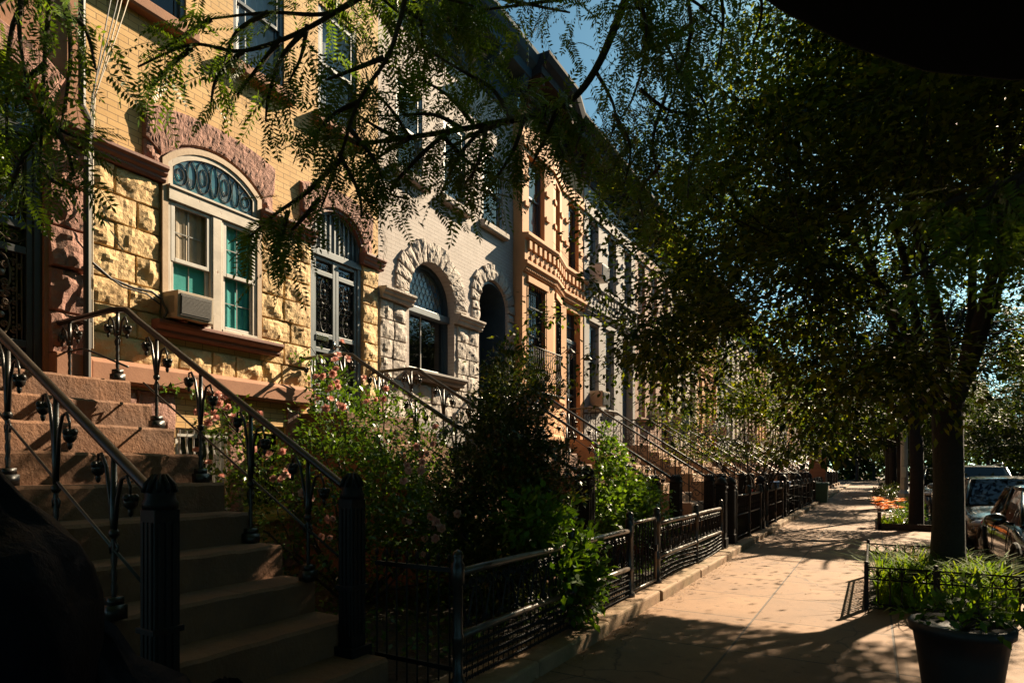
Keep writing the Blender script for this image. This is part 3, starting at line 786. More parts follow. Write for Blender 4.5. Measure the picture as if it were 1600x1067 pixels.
def yellow_house():
    s0, W = 3.22, 4.34
    h = thing('brick_house', 'yellow brick house with rock-faced buff stone, arched window and box air conditioner', 'house', (FX, s0, 0), 0, 'row houses along the street')
    ups = [(.40,1.08),(1.70,2.48),(3.08,3.86)]
    win = dict(a=.77, b=2.08, z0=3.18, spring=5.05, top=5.36, rec=.12); dr = dict(a=2.94, b=3.96, z0=2.30, spring=5.05, top=5.40, rec=.11)
    ops = [win, dr]+[dict(a=a, b=b, z0=6.7, spring=8.35, rec=.11) for a, b in ups]
    ops += [dict(a=.95, b=1.62, z0=.95, spring=2.0, rec=.15), dict(a=1.85, b=2.5, z0=.95, spring=2.1, rec=.12)]
    wall(W, 0, 9.4, ops).build('wall', M['yellow_brick'], h)
    rr = [MB() for _ in range(3)]; zz = 2.66; hs = (.29, .31, .28, .32, .29, .30, .31)
    for k, hh in enumerate(hs):
        z1 = zz+hh
        for q, sp in enumerate([(.02,.76),(2.09,2.93),(3.97,4.32)] if z1 > 3.05 else [(.02,1.4),(1.4,2.93),(3.97,4.32)]):
            rock_course(rr[q], zz, z1, [sp], .056, 51+k+q*9, .24, .50, nu=12, nv=10)
        zz = z1
    for r in rr: r.build('stone_facing', M['buff_stone'], h)
    r2 = MB(); zz = .15
    for k, hh in enumerate((.40,.42,.42,.44,.57)):
        rock_course(r2, zz, zz+hh, [(.02,.94),(1.63,1.84),(2.51,2.75)] if zz+hh > .9 else [(.02,2.75)], .085, 71+k, .3, .7, nu=9, nv=7); zz += hh
    r2.build('basement_facing', M['red_stone'], h)
    for a, b in ((.004,2.92),(3.98,4.336)): wt = MB(); wt.prism_y([(-.02,2.42),(.12,2.42),(.14,2.45),(.14,2.62),(.10,2.665),(-.02,2.69)], a, b); wt.build('water_table', M['brownstone'], h, bevel=.006)
    for a, b in ((.004,.80),(2.06,2.97),(3.93,4.40)): c = MB(); course(c, moulding(4.76, 4.93, .15), a, b); c.build('string_course', M['brown_trim'], h, bevel=.004)
    for a, b, top in ((.77,2.08,5.36),(2.94,3.96,5.40)):
        lb = MB()
        inn = arc(a-.0, b+.0, 5.05, top+.015, 10); out = arc(a-.2, b+.22, 5.60, 5.72, 10)
        inn = [(a-.2,5.20)]+inn+[(b+.22,5.20)]; out = [(a-.2,5.55)]+out+[(b+.22,5.55)]
        rock_band(lb, inn, out, .055, 3+a, nv=12, per=8)
        for (ya, yb) in ((a-.2, a-.0), (b+.0, b+.2)):
            rock(lb, [(ya,4.95),(yb,4.95),(yb,5.19),(ya,5.19)], .06, a*9+ya, 9, 9)
        lo = lb.build('lintel', M['red_stone'], h)
        so = MB(); so.ribbon(arc(a-.004, b+.004, 5.05, top+.02, 14), .035, -.16, .03); so.build('soffit', M['brown_trim'], lo)
    # parlour window: arched casing, transom bar, mullion, sashes
    f = MB(); a, b = .77, 2.08
    casing = [(a,3.18),(a,5.05)]+win['arc'][1:-1]+[(b,5.05),(b,3.18)]
    inn1 = f.ribbon(casing, .065, -.12, .055)
    f2 = MB(); f2.ribbon(inn1, .06, -.12, .04); wo = f2.build('window', M['peel_white'], h, bevel=.003)
    f.build('casing', M['cream_wood'], wo, bevel=.004)
    t = MB(); t.box(-.12, .075, a+.06, b-.06, 4.60, 4.745); t.box(-.12, .09, a+.06, b-.06, 4.745, 4.775)
    m = 1.44
    t.box(-.12, .055, m-.085, m+.085, 3.2, 4.60); t.box(.05, .064, m-.06, m+.06, 3.2, 4.6)
    t.box(-.12, .045, a+.06, a+.10, 3.2, 4.6); t.box(-.12, .045, b-.10, b-.06, 3.2, 4.6); t.box(-.12, .055, a+.06, b-.06, 3.18, 3.25)
    t.build('mullion', M['peel_white'], wo, bevel=.006)
    sh = MB(); pn = MB()
    for (ya, yb) in ((a+.10, m-.085), (m+.085, b-.10)):
        zm = 3.93
        for (za, zb, x) in ((zm-.02, 4.6, .015), (3.25, zm+.03, -.012)):
            s = .045
            sh.box(x, x+.032, ya, ya+s, za, zb); sh.box(x, x+.032, yb-s, yb, za, zb)
            sh.box(x, x+.034, ya+s, yb-s, za, za+s); sh.box(x, x+.034, ya+s, yb-s, zb-s, zb)
            pn.quad((x+.015,ya+s,za),(x+.015,yb-s,za),(x+.015,yb-s,zb),(x+.015,ya+s,zb))
    sh.build('sash', M['white_sash'], wo, bevel=.004); pn.build('pane', M['glass'], wo)
    # curtains and muntins seen behind the glass
    for (ya, yb, mm) in ((a+.08, m-.07, 'taupe_curtain'), (m+.07, b-.08, 'teal_curtain')):
        cu = MB(); n = 22
        for i in range(n):
            u0, u1 = ya+(yb-ya)*i/n, ya+(yb-ya)*(i+1)/n
            xa, xb = -.022+.006*math.sin(i*1.5), -.022+.006*math.sin((i+1)*1.5)
            cu.quad((xa,u0,3.2),(xb,u1,3.2),(xb,u1,4.6),(xa,u0,4.6))
        cu.build('curtain', M[mm], wo, smooth=True)
    cu = MB(); cu.quad((-.012,a+.1,3.3),(-.012,m-.1,3.3),(-.012,m-.1,3.93),(-.012,a+.1,3.93)); cu.build('curtain', M['teal_curtain'], wo)
    mn = MB()
    for (ya, yb) in ((a+.145, m-.13), (m+.13, b-.145)):
        for za, zb in ((3.29,3.9),(3.98,4.56)):
            mn.box(-.010, -.004, (ya+yb)/2-.006, (ya+yb)/2+.006, za, zb); mn.box(-.010, -.004, ya, yb, (za+zb)/2-.006, (za+zb)/2+.006)
    mn.build('muntin', M['white_sash'], wo)
    gl = MB(); arcp = arc(a+.12, b-.12, 4.98, 5.24, 14)
    gl.fan([(a+.12,4.775),(b-.12,4.775)]+arcp[::-1], .02); go = gl.build('transom', M['stained_teal'], wo)
    rings = []
    for i in range(7):
        y = a+.22+(b-a-.44)*i/6; zc = 4.80+(interp(arcp, y)-4.78)*.5; hh = (interp(arcp, y)-4.78)*.42
        rings.append((y, zc, .085 if i % 2 == 0 else .05, hh)); 
        if i % 2 == 0: rings.append((y, zc, .045, hh*.55))
    lead_rings(go, rings, .028).build('leading', M['lead'], go)
    si = MB(); course(si, [(-.2,3.03),(.10,3.03),(.12,3.06),(.12,3.09),(.18,3.12),(.20,3.15),(.20,3.185),(-.06,3.20)], a-.12, b+.24)
    si.build('sill', M['brown_trim'], wo, bevel=.005)
    ac_unit(h, .99, 3.225, .43, .30, .31, .02)
    for yy in (.90, 1.16): sp = MB(); sp.box(.0, .26, yy, yy+.04, 3.19, 3.232); sp.build('support_block', M['brown_trim'], h)
    # door
    do = iron_door(h, 2.94, 3.96, 2.33, 4.66, None, .11, 'slate_paint', 'white_curtain', panel_rows=[2.66, 3.28, 3.50, 4.42])  # pale sheet close behind the glass stands in for reflected sky
    tb = MB()
    for i in range(11):
        y = 2.99+.92*i/10
        tb.box(-.075, -.045, y-.014, y+.014, 4.76, interp(arc(2.94,3.96,5.05,5.40), y)-.02)
    tb.ribbon([(2.94,4.76)]+arc(2.94,3.96,5.05,5.40)+[(3.96,4.76)], .05, -.11, -.03)
    tb.build('transom_bars', M['slate_paint'], do)
    tg = MB(); tg.fan([(2.95,4.74),(3.95,4.74)]+arc(2.95,3.95,5.05,5.39)[::-1], -.085); tg.build('transom', M['glass'], do)
    tgb = MB(); tgb.fan([(2.95,4.74),(3.95,4.74)]+arc(2.95,3.95,5.05,5.39)[::-1], -.10); tgb.build('curtain', M['white_curtain'], do)
    lp = MB(); lp.box(-.03, -.015, 3.06, 3.30, 3.42, 3.50); lp.build('letter_plate', M['chrome'], do, bevel=.004)
    for i, (aa, bb) in enumerate(ups): sash_window(h, aa, bb, 6.7, 8.35, .11, 'blue_paint', 'glass', 'white_curtain' if i else 'dark_room', 'brownstone', sill_h=.16, sill_d=.12)
    # basement windows
    w1 = sash_window(h, .95, 1.62, .95, 2.0, .15, 'white_sash', sill='brownstone')
    bb = MB()
    for i in range(8):
        y = .98+.6*i/7; bb.tube([(.03,y,.95),(.03,y,1.62),(.05,y,1.7),(.03,y,1.78),(.03,y,1.98)], .012, 5)
    bb.box(.02, .04, .95, 1.62, 1.0, 1.03); bb.box(.02, .04, .95, 1.62, 1.9, 1.93); bb.build('window_guard', M['white_sash'], w1)
    sash_window(h, 1.85, 2.5, .95, 2.1, .12, 'yellow_paint', sill='yellow_paint', muntin=True)
    cornice(h, W, 9.4, 10.6, 'dark_cornice', 'brown_cornice')
    return h
def cables():
    """overhead service wires running down to the party wall"""
    k = 0
    ends = [(.10,.62,9.2),(.10,.66,9.2),(.12,.70,9.0),(.10,.85,9.2)]
    for (x, y, z), ye, lab in zip(ends, (.02,.05,.03,.045), ('first', 'second', 'third', 'last')):
        m = MB(); P0 = Vector((x,y,z)); P1 = Vector((.10,ye,5.35))
        pts = [P0.lerp(P1, t)+Vector((.10*math.sin(PI*t), (-.10 if lab == 'third' else .03)*math.sin(PI*t), -.12*math.sin(PI*t))) for t in np.linspace(0, 1, 12)]
        pts += [Vector((.09+.005*math.sin(i), ye*.3+.012*(k-1.5), 5.2-i*.35)) for i in range(1, 8)]
        m.tube(pts, .0065, 5)
        o = m.build('cable', M['cable_pale' if k % 2 else 'cable'], None, loc=(FX, 3.22, 0))
        tag(o, f'{lab} from left of the four thin service cables sloping down the yellow brick wall', 'cable', 'cables on the yellow brick wall'); k += 1
    m = MB(); m.tube([(.13,.01,3.62),(.14,.18,3.50),(.14,.42,3.46),(.14,.6,3.47),(.12,.72,3.42),(.16,.76,3.28),(.20,.70,3.2)], .014, 6)
    m.tube([(.13,.02,3.58),(.15,.3,3.44),(.14,.55,3.43),(.12,.7,3.36)], .010, 5)
    tag(m.build('cable', M['cable'], None, loc=(FX, 3.22, 0)), 'thick black cable looping along the buff stone below the air conditioner', 'cable')
def grey_house():
    s0, W = 7.56, 4.37
    h = thing('brick_house', 'pale grey painted brick house with two round rock-faced arches', 'house', (FX, s0, 0), 0, 'row houses along the street')
    ups = [(.44,1.15),(1.78,2.5),(3.12,3.92)]
    win = dict(a=.776, b=2.125, z0=3.25, spring=4.62, top=5.295, rec=.30); dr = dict(a=2.98, b=4.10, z0=2.30, spring=4.97, top=5.53, rec=.7)
    ops = [win, dr]+[dict(a=a, b=b, z0=6.68, spring=8.2, rec=.11) for a, b in ups]+[dict(a=.8, b=1.9, z0=.6, spring=1.9, rec=.14)]
    wall(W, 0, 9.4, ops).build('wall', M['grey_brick'], h)
    rr = [MB() for _ in range(3)]; zz = 2.40
    for k, hh in enumerate((.32,.33,.33,.32,.32,.32)):
        z1 = zz+hh
        for q, sp in enumerate([(.02,.70),(2.20,2.95),(4.13,4.36)] if z1 > 3.1 else [(.02,1.4),(1.4,2.95),(4.13,4.36)]):
            rock_course(rr[q], zz, z1, [sp], .055, 131+k+q*9, .22, .42, nu=10, nv=9)
        zz = z1
    for r in rr: r.build('stone_facing', M['grey_stone'], h)
    for a, b in ((.004,2.95),(4.13,4.366)): pl = MB(); pl.box(0, .10, a, b, 1.95, 2.40); pl.build('water_table', M['ash_stone'], h, bevel=.01)
    for a, b in ((.02,.80),(2.11,3.0),(4.08,4.36)): c = MB(); course(c, moulding(4.34, 4.52, .17), a, b); c.build('string_course', M['grey_stone'], h, bevel=.004)
    # voussoirs
    for (a, b, sp_, top, th, nm) in ((.776,2.125,4.62,5.295,.40,14),(2.98,4.10,4.97,5.53,.33,12)):
        v = MB(); cy = (a+b)/2; w = (b-a)/2; hh = top-sp_
        def ring(t, k): 
            an = PI*t; return (cy-(w+k)*math.cos(an), sp_+(hh+k)*math.sin(an))
        for i in range(nm):
            t0, t1 = (i+.03)/nm, (i+.97)/nm
            e = th*(1+.07*((i*7) % 3-1))
            rock(v, [ring(t0,.005), ring(t1,.005), ring(t1,e), ring(t0,e)], .06, i*3.1+a, 8, 10, slope_=.8)
        zz = 4.53
        while zz < sp_-.06:
            z1 = min(sp_, zz+.26)
            rock(v, [(a-th*.8,zz),(a-.005,zz),(a-.005,z1-.01),(a-th*.8,z1-.01)], .075, zz*5+a, 7, 6)
            rock(v, [(b+.005,zz),(b+th*.8,zz),(b+th*.8,z1-.01),(b+.005,z1-.01)], .075, zz*7+a, 7, 6); zz = z1
        v.build('arch_stones', M['grey_stone'], h)
    f = MB(); a, b = .776, 2.125
    cas = [(a,3.25),(a,4.62)]+win['arc'][1:-1]+[(b,4.62),(b,3.25)]
    i1 = f.ribbon(cas, .06, -.30, -.16); i2 = f.ribbon(i1, .05, -.30, -.22)
    wo = f.build('window', M['blue_paint'], h, bevel=.003)
    t = MB(); t.box(-.3,-.12, a+.02, b-.02, 3.25, 3.36); t.build('bottom_rail', M['slate_paint'], wo, bevel=.008); t = MB(); t.box(-.3, -.10, a+.02, b-.02, 4.34, 4.46); t.build('transom_bar', M['slate_paint'], wo, bevel=.008)
    p = MB(); p.quad((-.24,a+.1,3.34),(-.24,b-.1,3.34),(-.24,b-.1,4.36),(-.24,a+.1,4.36)); p.build('pane', M['glass_dark'], wo)
    mu = MB(); mu.box(-.235,-.222,(a+b)/2-.08,(a+b)/2-.065,3.36,4.34); mu.build('muntin', M['white_sash'], wo)
    bk = MB(); bk.quad((-.5,a,3.2),(-.5,b,3.2),(-.5,b,5.3),(-.5,a,5.3)); bk.build('backing', M['dark_room'], wo)
    arcp = arc(a+.11, b-.11, 4.62, 5.185, 16)
    g = MB(); g.fan([(a+.11,4.46),(b-.11,4.46)]+arcp[::-1], -.245); go = g.build('transom', M['stained_blue'], wo)
    ld = MB(); cyl = (a+b)/2
    for i in range(9):
        for j in range(6):
            y = a+.16+(b-a-.32)*(i+.5*(j % 2))/8.5; z = 4.47+j*.115
            if y < b-.14 and z+.06 < interp(arcp, y)-.01:
                ld.tube([(-.236, y+.062*math.cos(PI*q/6), z+.11*math.sin(PI*q/6)) for q in range(7)], .005, 4, cap=False)
    ld.build('leading', M['lead'], go)
    si = MB(); course(si, [(-.3,3.10),(.12,3.10),(.14,3.13),(.14,3.16),(.20,3.19),(.22,3.22),(.22,3.255),(-.1,3.27)], a-.12, b+.16); si.build('sill', M['ash_stone'], wo, bevel=.006)
    # deep arched doorway
    d = MB(); d.box(-.72,-.66,3.02,3.5,2.35,4.75); d.box(-.72,-.66,3.54,4.06,2.35,4.75); d.box(-.72,-.62,2.98,4.10,4.75,4.85)
    for (ya, yb) in ((3.06,3.47),(3.58,4.02)):
        for (za, zb) in ((2.5,3.2),(3.3,4.6)): d.box(-.655,-.64,ya,yb,za,zb)
    do = d.build('door', M['blue_paint'], h, bevel=.01)
    bk = MB(); bk.fan([(2.98,2.3),(4.10,2.3)]+dr['arc'][::-1], -.73); bk.build('backing', M['dark_room'], do)
    hd = MB(); hd.ellipsoid((-.61,3.5,3.35), (.03,.03,.03), 8, 6); hd.build('handle', M['chrome'], do, smooth=True)
    dc = MB(); dc.ribbon([(2.98,2.3),(2.98,4.97)]+dr['arc'][1:-1]+[(4.10,4.97),(4.10,2.3)], .05, -.68, -.04); dc.build('door_casing', M['blue_paint'], do, bevel=.004)
    for i, (aa, bb) in enumerate(ups): sash_window(h, aa, bb, 6.68, 8.2, .11, 'slate_paint', 'glass', 'dark_room' if i != 1 else 'white_curtain', 'grey_stone', sill_h=.15, sill_d=.12)
    bs = MB(); bs.box(-.10,-.04,.8,1.9,.6,1.9); 
    for i in range(4): bs.box(-.04,-.02,.84+i*.265,.84+i*.265+.22,.66,1.84)
    bs.build('basement_shutter', M['orange_wall'], h, bevel=.01)
    cornice(h, W, 9.42, 10.65, 'cornice_blue', 'cornice_blue')
    return h

def row_house(s0, W, mat, label, frame='black_sash', bay=False, corn=('dark_cornice','brown_cornice'), acs=(), sillm=None, shutters=False, zbelt=(6.12,6.8), zc=9.6, door='grille', lamps=False):
    h = thing('stone_house', label, 'house', (FX, s0, 0), 0, 'row houses along the street')
    xo = None; kinks = ()
    if bay:
        k1, k2 = 1.55, 2.55
        def xo(y): return .24 if y <= k1 else (.24-(y-k1)/(k2-k1)*.26 if y < k2 else -.02)
        kinks = (k1, k2)
        lows = [(.30,1.12),(1.80,2.32)]; dr = (2.83,3.72); ups = [(.30,1.08),(1.80,2.32),(2.95,3.62)]
        zlow = 3.3
    else:
        lows = [(.36,1.06),(1.60,2.30)]; dr = (W-1.22,W-.22); ups = [(.30,1.05),(W/2-.36,W/2+.36),(W-1.05,W-.35)]
        zlow = 3.35
    ops = [dict(a=a, b=b, z0=zlow, spring=5.72, rec=.2) for a, b in lows]+[dict(a=dr[0], b=dr[1], z0=2.30, spring=5.8, rec=.3)]
    ops += [dict(a=a, b=b, z0=6.95, spring=8.68, rec=.2) for a, b in ups]
    ops += [dict(a=a, b=b, z0=.7, spring=1.9, rec=.15) for a, b in lows]
    wl = wall(W, 0, zc, ops, cuts=kinks)
    belt(h, W, zbelt[0], zbelt[1], mat, kinks, xo)
    tr = wl
    for a, b in ups:      # chiselled bands at window thirds and lintels
        for z in (7.45, 8.05):
            tr.box(0, .045, a-.22 if a > .25 else .01, a-.03, z, z+.10); tr.box(0, .045, b+.03, min(b+.22, W-.01), z, z+.10)
    shear(wl, xo).build('wall', M[mat], h)
    tr = MB(); course(tr, [(0,8.78),(.05,8.78),(.05,8.98),(0,9.0)], .01, W-.01, kinks); shear(tr, xo).build('lintel_band', M[mat], h, bevel=.006)
    tr = MB(); course(tr, [(0,2.2),(.12,2.2),(.14,2.24),(.14,2.32),(0,2.40)], .01, dr[0]-.12, kinks); shear(tr, xo).build('water_table', M[mat], h, bevel=.006)
    for a, b in lows: tr = MB(); tr.box(-.01, .05, a-.10, b+.10, 5.76, 5.90); shear(tr, xo).build('lintel', M[mat], h, bevel=.006)
    for i, (a, b) in enumerate(lows):
        w = sash_window(h, a, b, zlow, 5.72, .2, frame, 'glass', ('dark_room','white_curtain')[i % 2] if not bay else 'white_curtain', mat, xo=xo, mid=.55)
        if bay:
            g = MB(); n = 9 if i == 0 else 6
            for q in range(n+1):
                y = a+(b-a)*q/n; g.tube([(.03,y,zlow),(.03,y,5.72)], .010, 4)
            for z in (3.8, 5.2): g.box(.02,.04,a,b,z,z+.03)
            c = (a+b)/2
            for z0_, sg in ((4.5,1),(4.75,-1),(4.25,-1),(5.0,1)):
                g.tube(spiral((c+.05*sg, z0_), .09, 1.3, PI/2*sg, sg, 12, .03), .008, 4)
            shear(g, xo).build('window_guard', M['iron'], w)
        sash_window(h, a, b, .7, 1.9, .15, frame, 'glass_dark', 'dark_room', mat, xo=xo, sill_h=.1)
    for i, (a, b) in enumerate(ups): sash_window(h, a, b, 6.95, 8.68, .2, frame, 'glass', ('white_curtain','dark_room','dark_room')[i], None, xo=xo)
    if door == 'grille':
        do = iron_door(h, dr[0], dr[1], 2.33, 4.95, None, .22, 'black_sash', panel_rows=[2.65, 3.55, 3.78], xo=xo)
        tb = MB()
        for q in range(9):
            y = dr[0]+.05+(dr[1]-dr[0]-.1)*q/8; tb.box(-.2,-.18,y-.012,y+.012,5.05,5.78)
        tb.box(-.21,-.17,dr[0],dr[1],5.40,5.43); shear(tb, xo).build('transom_bars', M['black_sash'], do)
        tg = MB(); tg.quad((-.215,dr[0],5.05),(-.215,dr[1],5.05),(-.215,dr[1],5.8),(-.215,dr[0],5.8)); shear(tg, xo).build('transom', M['glass'], do)
    else:
        d = MB(); m = (dr[0]+dr[1])/2
        d.box(-.28,-.22,dr[0]+.03,m-.005,2.31,4.8); d.box(-.28,-.22,m+.005,dr[1]-.03,2.31,4.8); d.box(-.29,-.18,dr[0],dr[1],4.8,4.92)
        for ya, yb in ((dr[0]+.09,m-.06),(m+.06,dr[1]-.09)):
            for za, zb in ((2.5,3.2),(3.35,4.65)): d.box(-.218,-.205,ya,yb,za,zb)
        do = d.build('door', M['blue_paint'], h, bevel=.008)
        tg = MB(); tg.quad((-.25,dr[0],4.92),(-.25,dr[1],4.92),(-.25,dr[1],5.8),(-.25,dr[0],5.8)); tg.build('transom', M['glass_dark'], do)
        bk = MB(); bk.quad((-.29,dr[0],2.3),(-.29,dr[1],2.3),(-.29,dr[1],5.8),(-.29,dr[0],5.8)); bk.build('backing', M['dark_room'], do)
    if lamps:
        for y in (dr[0]-.12, dr[1]+.12):
            l = MB(); x0 = xo(y) if xo else 0
            l.tube([(x0,y,4.62),(x0+.10,y,4.70),(x0+.17,y,4.66)], .012, 5)
            l.lathe([(.02,4.70),(.05,4.66),(.13,4.58),(.135,4.57)], (x0+.17,y,0), 12)
            lo = l.build('wall_lamp', M['iron'], h, smooth=True)
            gl = MB(); gl.lathe([(.055,4.57),(.06,4.48),(.035,4.40)], (x0+.17,y,0), 10); gl.build('lamp_glass', M['glass'], lo, smooth=True)
    if bay:          # bellied iron balcony in front of the bay window
        bl = MB()
        x0 = .24
        for q in range(15):
            y = .12+1.45*q/14
            bl.tube([(x0+.16,y,4.28),(x0+.17,y,3.95),(x0+.22,y,3.72),(x0+.32,y,3.52),(x0+.33,y,3.40),(x0+.22,y,3.30),(x0+.05,y,3.28)], .010, 4)
        bl.tube([(x0,.10,4.29),(x0+.17,.10,4.29),(x0+.17,1.6,4.29),(x0,1.6,4.29)], .016, 5)
        bl.box(x0,x0+.3,.1,1.6,3.24,3.275)
        for q in range(7):
            bl.tube([(p[0], p[1], p[2]) for p in spiral((.22+q*.21, 3.40), .06, 1.3, 0, 1, 10, x0+.335)], .006, 4)
        bl.build('balcony', M['iron'], h, smooth=True)
    cornice(h, W, zc, zc+1.05, corn[0], corn[1], kinks=kinks, xo=xo)
    for (y, z, mm) in acs: ac_unit(h, y, z, .56, .42, .42, -.05, mm, .03)
    return h
# ------------------------------------------------------------------ foliage
def unit(a):
    return a/np.maximum(np.linalg.norm(a, axis=-1, keepdims=True), 1e-9)
def quads_obj(name, V, mat, parent=None, loc=None, smooth=False):
    """V: (N,4,3) separate quads"""
    n = len(V); me = bpy.data.meshes.new(name)
    me.vertices.add(n*4); me.vertices.foreach_set('co', V.reshape(-1).astype(np.float32))
    me.loops.add(n*4); me.loops.foreach_set('vertex_index', np.arange(n*4, dtype=np.int32))
    me.polygons.add(n); me.polygons.foreach_set('loop_start', np.arange(0, n*4, 4, dtype=np.int32))
    me.update(calc_edges=True); me.validate()
    me.materials.append(mat)
    o = bpy.data.objects.new(name, me); COL.objects.link(o)
    if parent is not None: o.parent = parent
    if loc is not None: o.location = loc
    return o
def leaf_quads(P, D, L, Wd, rng, fold=.18):
    """one pointed folded quad per leaf: stem P, direction D, length L, width Wd"""
    D = unit(D); n = len(P)
    up = unit(np.stack([rng.normal(0,.45,n), rng.normal(0,.45,n), np.ones(n)], 1))
    S = unit(np.cross(D, up)); Nn = np.cross(S, D)
    L = np.broadcast_to(L, (n,))[:,None]; Wd = np.broadcast_to(Wd, (n,))[:,None]
    mid = P+D*L*.45+Nn*L*fold*.4
    V = np.stack([P, mid+S*Wd*.5, P+D*L-Nn*L*fold*.4, mid-S*Wd*.5], 1)
    return V
def frond_template(pairs=9, L=1.0, droop=.22):
    ll, lw = .235*L, .060*L
    Q = []
    def rach(t): return np.array([t*L, 0, -droop*t*t*L])
    ts = np.linspace(0, 1, 6)
    for a, b in zip(ts, ts[1:]):
        p, q = rach(a), rach(b); w = np.array([0,.006*L,0])
        Q.append([p-w, p+w, q+w, q-w])
    for i in range(pairs):
        t = .12+.86*i/(pairs-1); p = rach(t)
        tang = unit(rach(min(1,t+.02))-rach(t-.02))
        f = 1-.45*abs(t-.45)*1.3
        for s in (-1, 1):
            d = unit(tang*.42+np.array([0, s*.9, -.16])); side = unit(np.cross(d, [0,0,1]))
            a = p; l = ll*f
            Q.append([a, a+d*l*.5+side*lw*.5, a+d*l, a+d*l*.5-side*lw*.5])
    p = rach(1); tang = unit(rach(1)-rach(.95)); side = np.array([0,1,0])
    Q.append([p, p+tang*ll*.4+side*lw*.5, p+tang*ll*.8, p+tang*ll*.4-side*lw*.5])
    return np.array(Q)
FRONDS = [frond_template(11), frond_template(9, 1.0, .35), frond_template(13, 1.0, .14), frond_template(10, 1.0, .5)]
def place_fronds(P, D, L, rng, tilt=.5):
    n = len(P); D = unit(D)
    up = unit(np.stack([rng.normal(0,tilt,n), rng.normal(0,tilt,n), np.ones(n)], 1))
    S = unit(np.cross(up, D)); U = np.cross(D, S)
    Rm = np.stack([D, S, U], 2)*np.broadcast_to(L, (n,))[:,None,None]
    pick = rng.integers(0, 4, n); out = []
    for k in range(4):
        m = pick == k
        V = np.einsum('nij,qkj->nqki', Rm[m], FRONDS[k])+P[m][:,None,None,:]; V = V.reshape(-1,4,3)
        V = V+rng.normal(0,.0015,(len(V),1,3)); out.append(V[rng.random(len(V)) > .03])
    return np.concatenate(out)
def grow(mb, rng, p, d, L, r, lev, spec, term, nseg=5, bare=None):
    """recursive limb; spec[lev] = (children, angle range, length ratio, upward pull, wobble)"""
    pts = [np.array(p, float)]; d = unit(np.array(d, float))
    up, wob = spec[lev][3], spec[lev][4]
    for i in range(nseg):
        d = unit(d+rng.normal(0, wob, 3)+np.array([0,0,up]))
        pts.append(pts[-1]+d*L/nseg)
    hide = bare and (lev >= 1 or r < .06) and any(bare(q) for q in pts)
    last = lev == len(spec)-1
    rr = [r*(1-.65*i/nseg) for i in range(nseg+1)]
    if r > .004 and not hide: mb.tube(pts, rr, 7 if r > .05 else (5 if r > .015 else 3), cap=False)
    if last:
        term.append(np.array(pts)); return
    nch, (a0, a1), ratio = spec[lev][:3]
    for k in range(nch):
        t = .35+.65*(k+rng.random())/nch
        i = min(int(t*nseg), nseg-1); f = t*nseg-i
        q = pts[i]*(1-f)+pts[i+1]*f; dd = unit(pts[i+1]-pts[i])
        perp = unit(np.cross(dd, rng.normal(0,1,3))); an = rng.uniform(a0, a1)
        grow(mb, rng, q, dd*math.cos(an)+perp*math.sin(an), L*ratio*rng.uniform(.75,1.2), r*.55*(1-.4*t), lev+1, spec, term, max(3, nseg-1), bare)
def term_leaves(term, n_per, spread, rng):
    P = []; D = []
    for pts in term:
        m = len(pts)-1
        t = rng.random(n_per)*m; i = np.minimum(t.astype(int), m-1); f = (t-i)[:,None]
        q = pts[i]*(1-f)+pts[i+1]*f
        ax = unit(pts[-1]-pts[0])
        off = rng.normal(0, 1, (n_per,3))*spread*np.array([1,1,.55])
        P.append(q+off); D.append(unit(off*1.2/spread+ax*.7+np.array([0,0,-.5])))
    return np.concatenate(P), np.concatenate(D)

